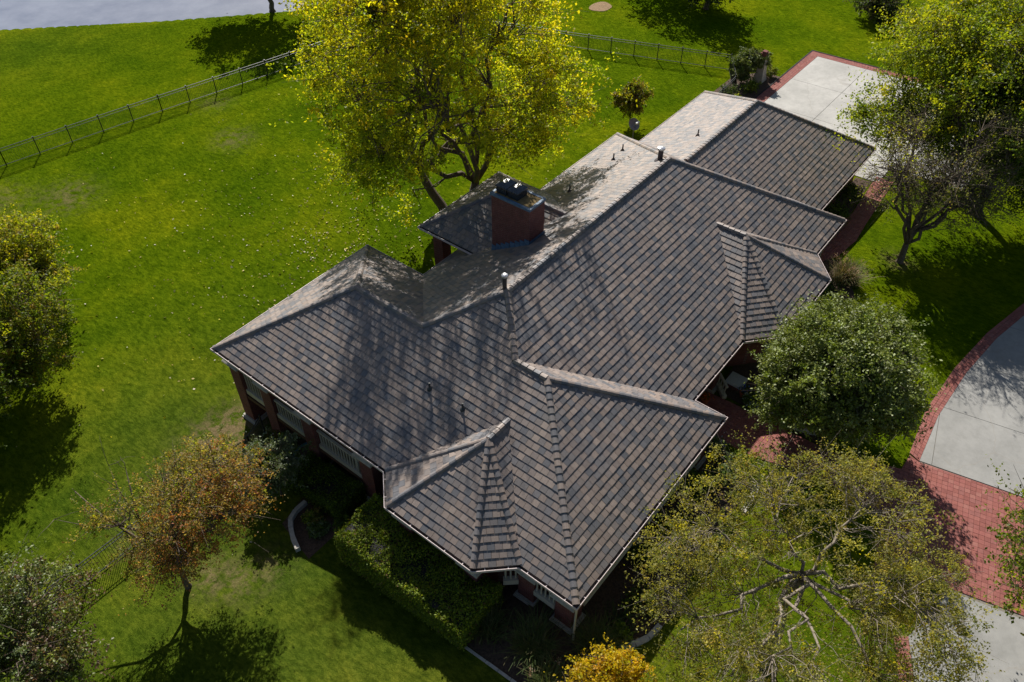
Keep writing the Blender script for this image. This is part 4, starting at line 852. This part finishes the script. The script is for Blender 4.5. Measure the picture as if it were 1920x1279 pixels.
for i, r in enumerate((0.02, .2, .38, .52)):
    for j in range(16):
        a = 2 * math.pi * j / 16; V.append(Vector((0, 0, 1.35)) + (u_ * math.cos(a) + v_ * math.sin(a)) * r - dn * (.16 - r * r * .6))
for i in range(3):
    for j in range(16): F.append((i * 16 + j, i * 16 + (j + 1) % 16, (i + 1) * 16 + (j + 1) % 16, (i + 1) * 16 + j))
F.append(tuple(range(16))); mb.add(V, F); q = mb.build('dish', plain('dish_grey', (.26, .27, .29), .5, .1), ds)
mb = MB(); mb.bar(Vector((0, 0, 1.05)), Vector((0, 0, 1.3)) + dn * .5, .05); mb.build('arm', M['galv'], ds)
e_ = Vector((0, 0, 1.3)) + dn * .5; mb = MB(); mb.box(e_.x - .2, e_.y - .07, e_.z - .06, e_.x + .2, e_.y + .07, e_.z + .08); mb.build('receiver', M['white'], ds)
hs = MB(); hs.tube([(.15 + .62 * math.cos(a) * (1.15 if a < 3 else .9), .12 + .48 * math.sin(a), .12 + .03 * math.sin(2 * a)) for a in np.linspace(-.6, 3.6, 16)], .065, 7)
thing('garden_hose', 'loop of teal hose lying in the shade below the veranda', 'hose', (.1, 17.6, ter(.1, 17.6) + .5), me=mesh('garden_hose', hs.v, hs.f, M['teal'], smooth=True))
def pot(label, x, y, z, r, h, flower):
    root = thing('flower_pot', label, 'pot', (x, y, z), 'potted plants round the house')
    mb = MB(); mb.lathe(0, 0, [(r * .65, 0), (r * .95, h * .85), (r * 1.05, h * .85), (r * 1.05, h), (r * .85, h), (r * .8, h * .85)], 14); mb.build('pot', M['terracotta'], root)
    P = rng.normal(size=(160, 3)) * np.array([r * .6, r * .6, h * .35]) + np.array([0, 0, h * 1.3]); Vv, Ff, cc = leafquads(P, .1, pal([(2, GR), (2, flower)], 160)); obj('foliage', fastmesh('foliage', Vv, Ff, M['hedge'], cc), root)
pot('orange-flowered pot under the front porch eave', 15.6, 2.2, ter(15.6, 2.2) + .05, .28, .4, (.6, .14, .02)); pot('terracotta pot on the raised back terrace', 17.6, 18.3, -.12, .35, .6, (.1, .12, .02)); pot('blue-flowered pot beside the porch pier', 17.3, .75, ter(17.3, .75) + .03, .22, .35, (.05, .12, .5))
tb = thing('terrace_chair', 'brown wooden chair on the back lawn edge below the terrace roof', 'chair', (11.9, 19.6, ter(11.9, 19.6)))
mb = MB(); mb.box(-.28, -.28, .42, .28, .28, .48); mb.build('seat', M['wood'], tb)
for x in (-.25, .25):
    for y in (-.25, .25): mb = MB(); mb.box(x - .03, y - .03, 0, x + .03, y + .03, .42 if y < 0 else 1.0); mb.build('leg', M['wood'], tb)
for k in range(4): mb = MB(); mb.box(-.2 + k * .12, .23, .5, -.13 + k * .12, .27, 1.0); mb.build('slat', M['wood'], tb)
# fallen leaves on the lawn and on the roofs
n_ = 1500; a = rng.uniform(0, 2 * math.pi, n_); r = np.abs(rng.normal(size=n_)) * 11 + 1
X = 15 + r * np.cos(a); Y = 31 + r * np.sin(a) * .9
X2 = rng.uniform(-22, 48, 380); Y2 = rng.uniform(14, 58, 380); X = np.concatenate([X, X2]); Y = np.concatenate([Y, Y2])
house_in = (X > -.5) & (X < 44) & (Y < 24) & (Y > -1) & ~((X > 11.5) & (X < 44) & (Y > 21.5)); k = ~house_in & (water_depth(X, Y) == 0); X = X[k]; Y = Y[k]
P = np.stack([X, Y, ter0(X, Y) + .05], 1); Vv, Ff, cc = leafquads(P, .15, pal([(3, (.56, .49, .34)), (2.5, (.5, .4, .12)), (2, YEL), (1.5, TAN)], len(P)), 1.2)
obj('fallen_leaves', fastmesh('fallen_leaves', Vv, Ff, M['litter'], cc), kind='stuff')
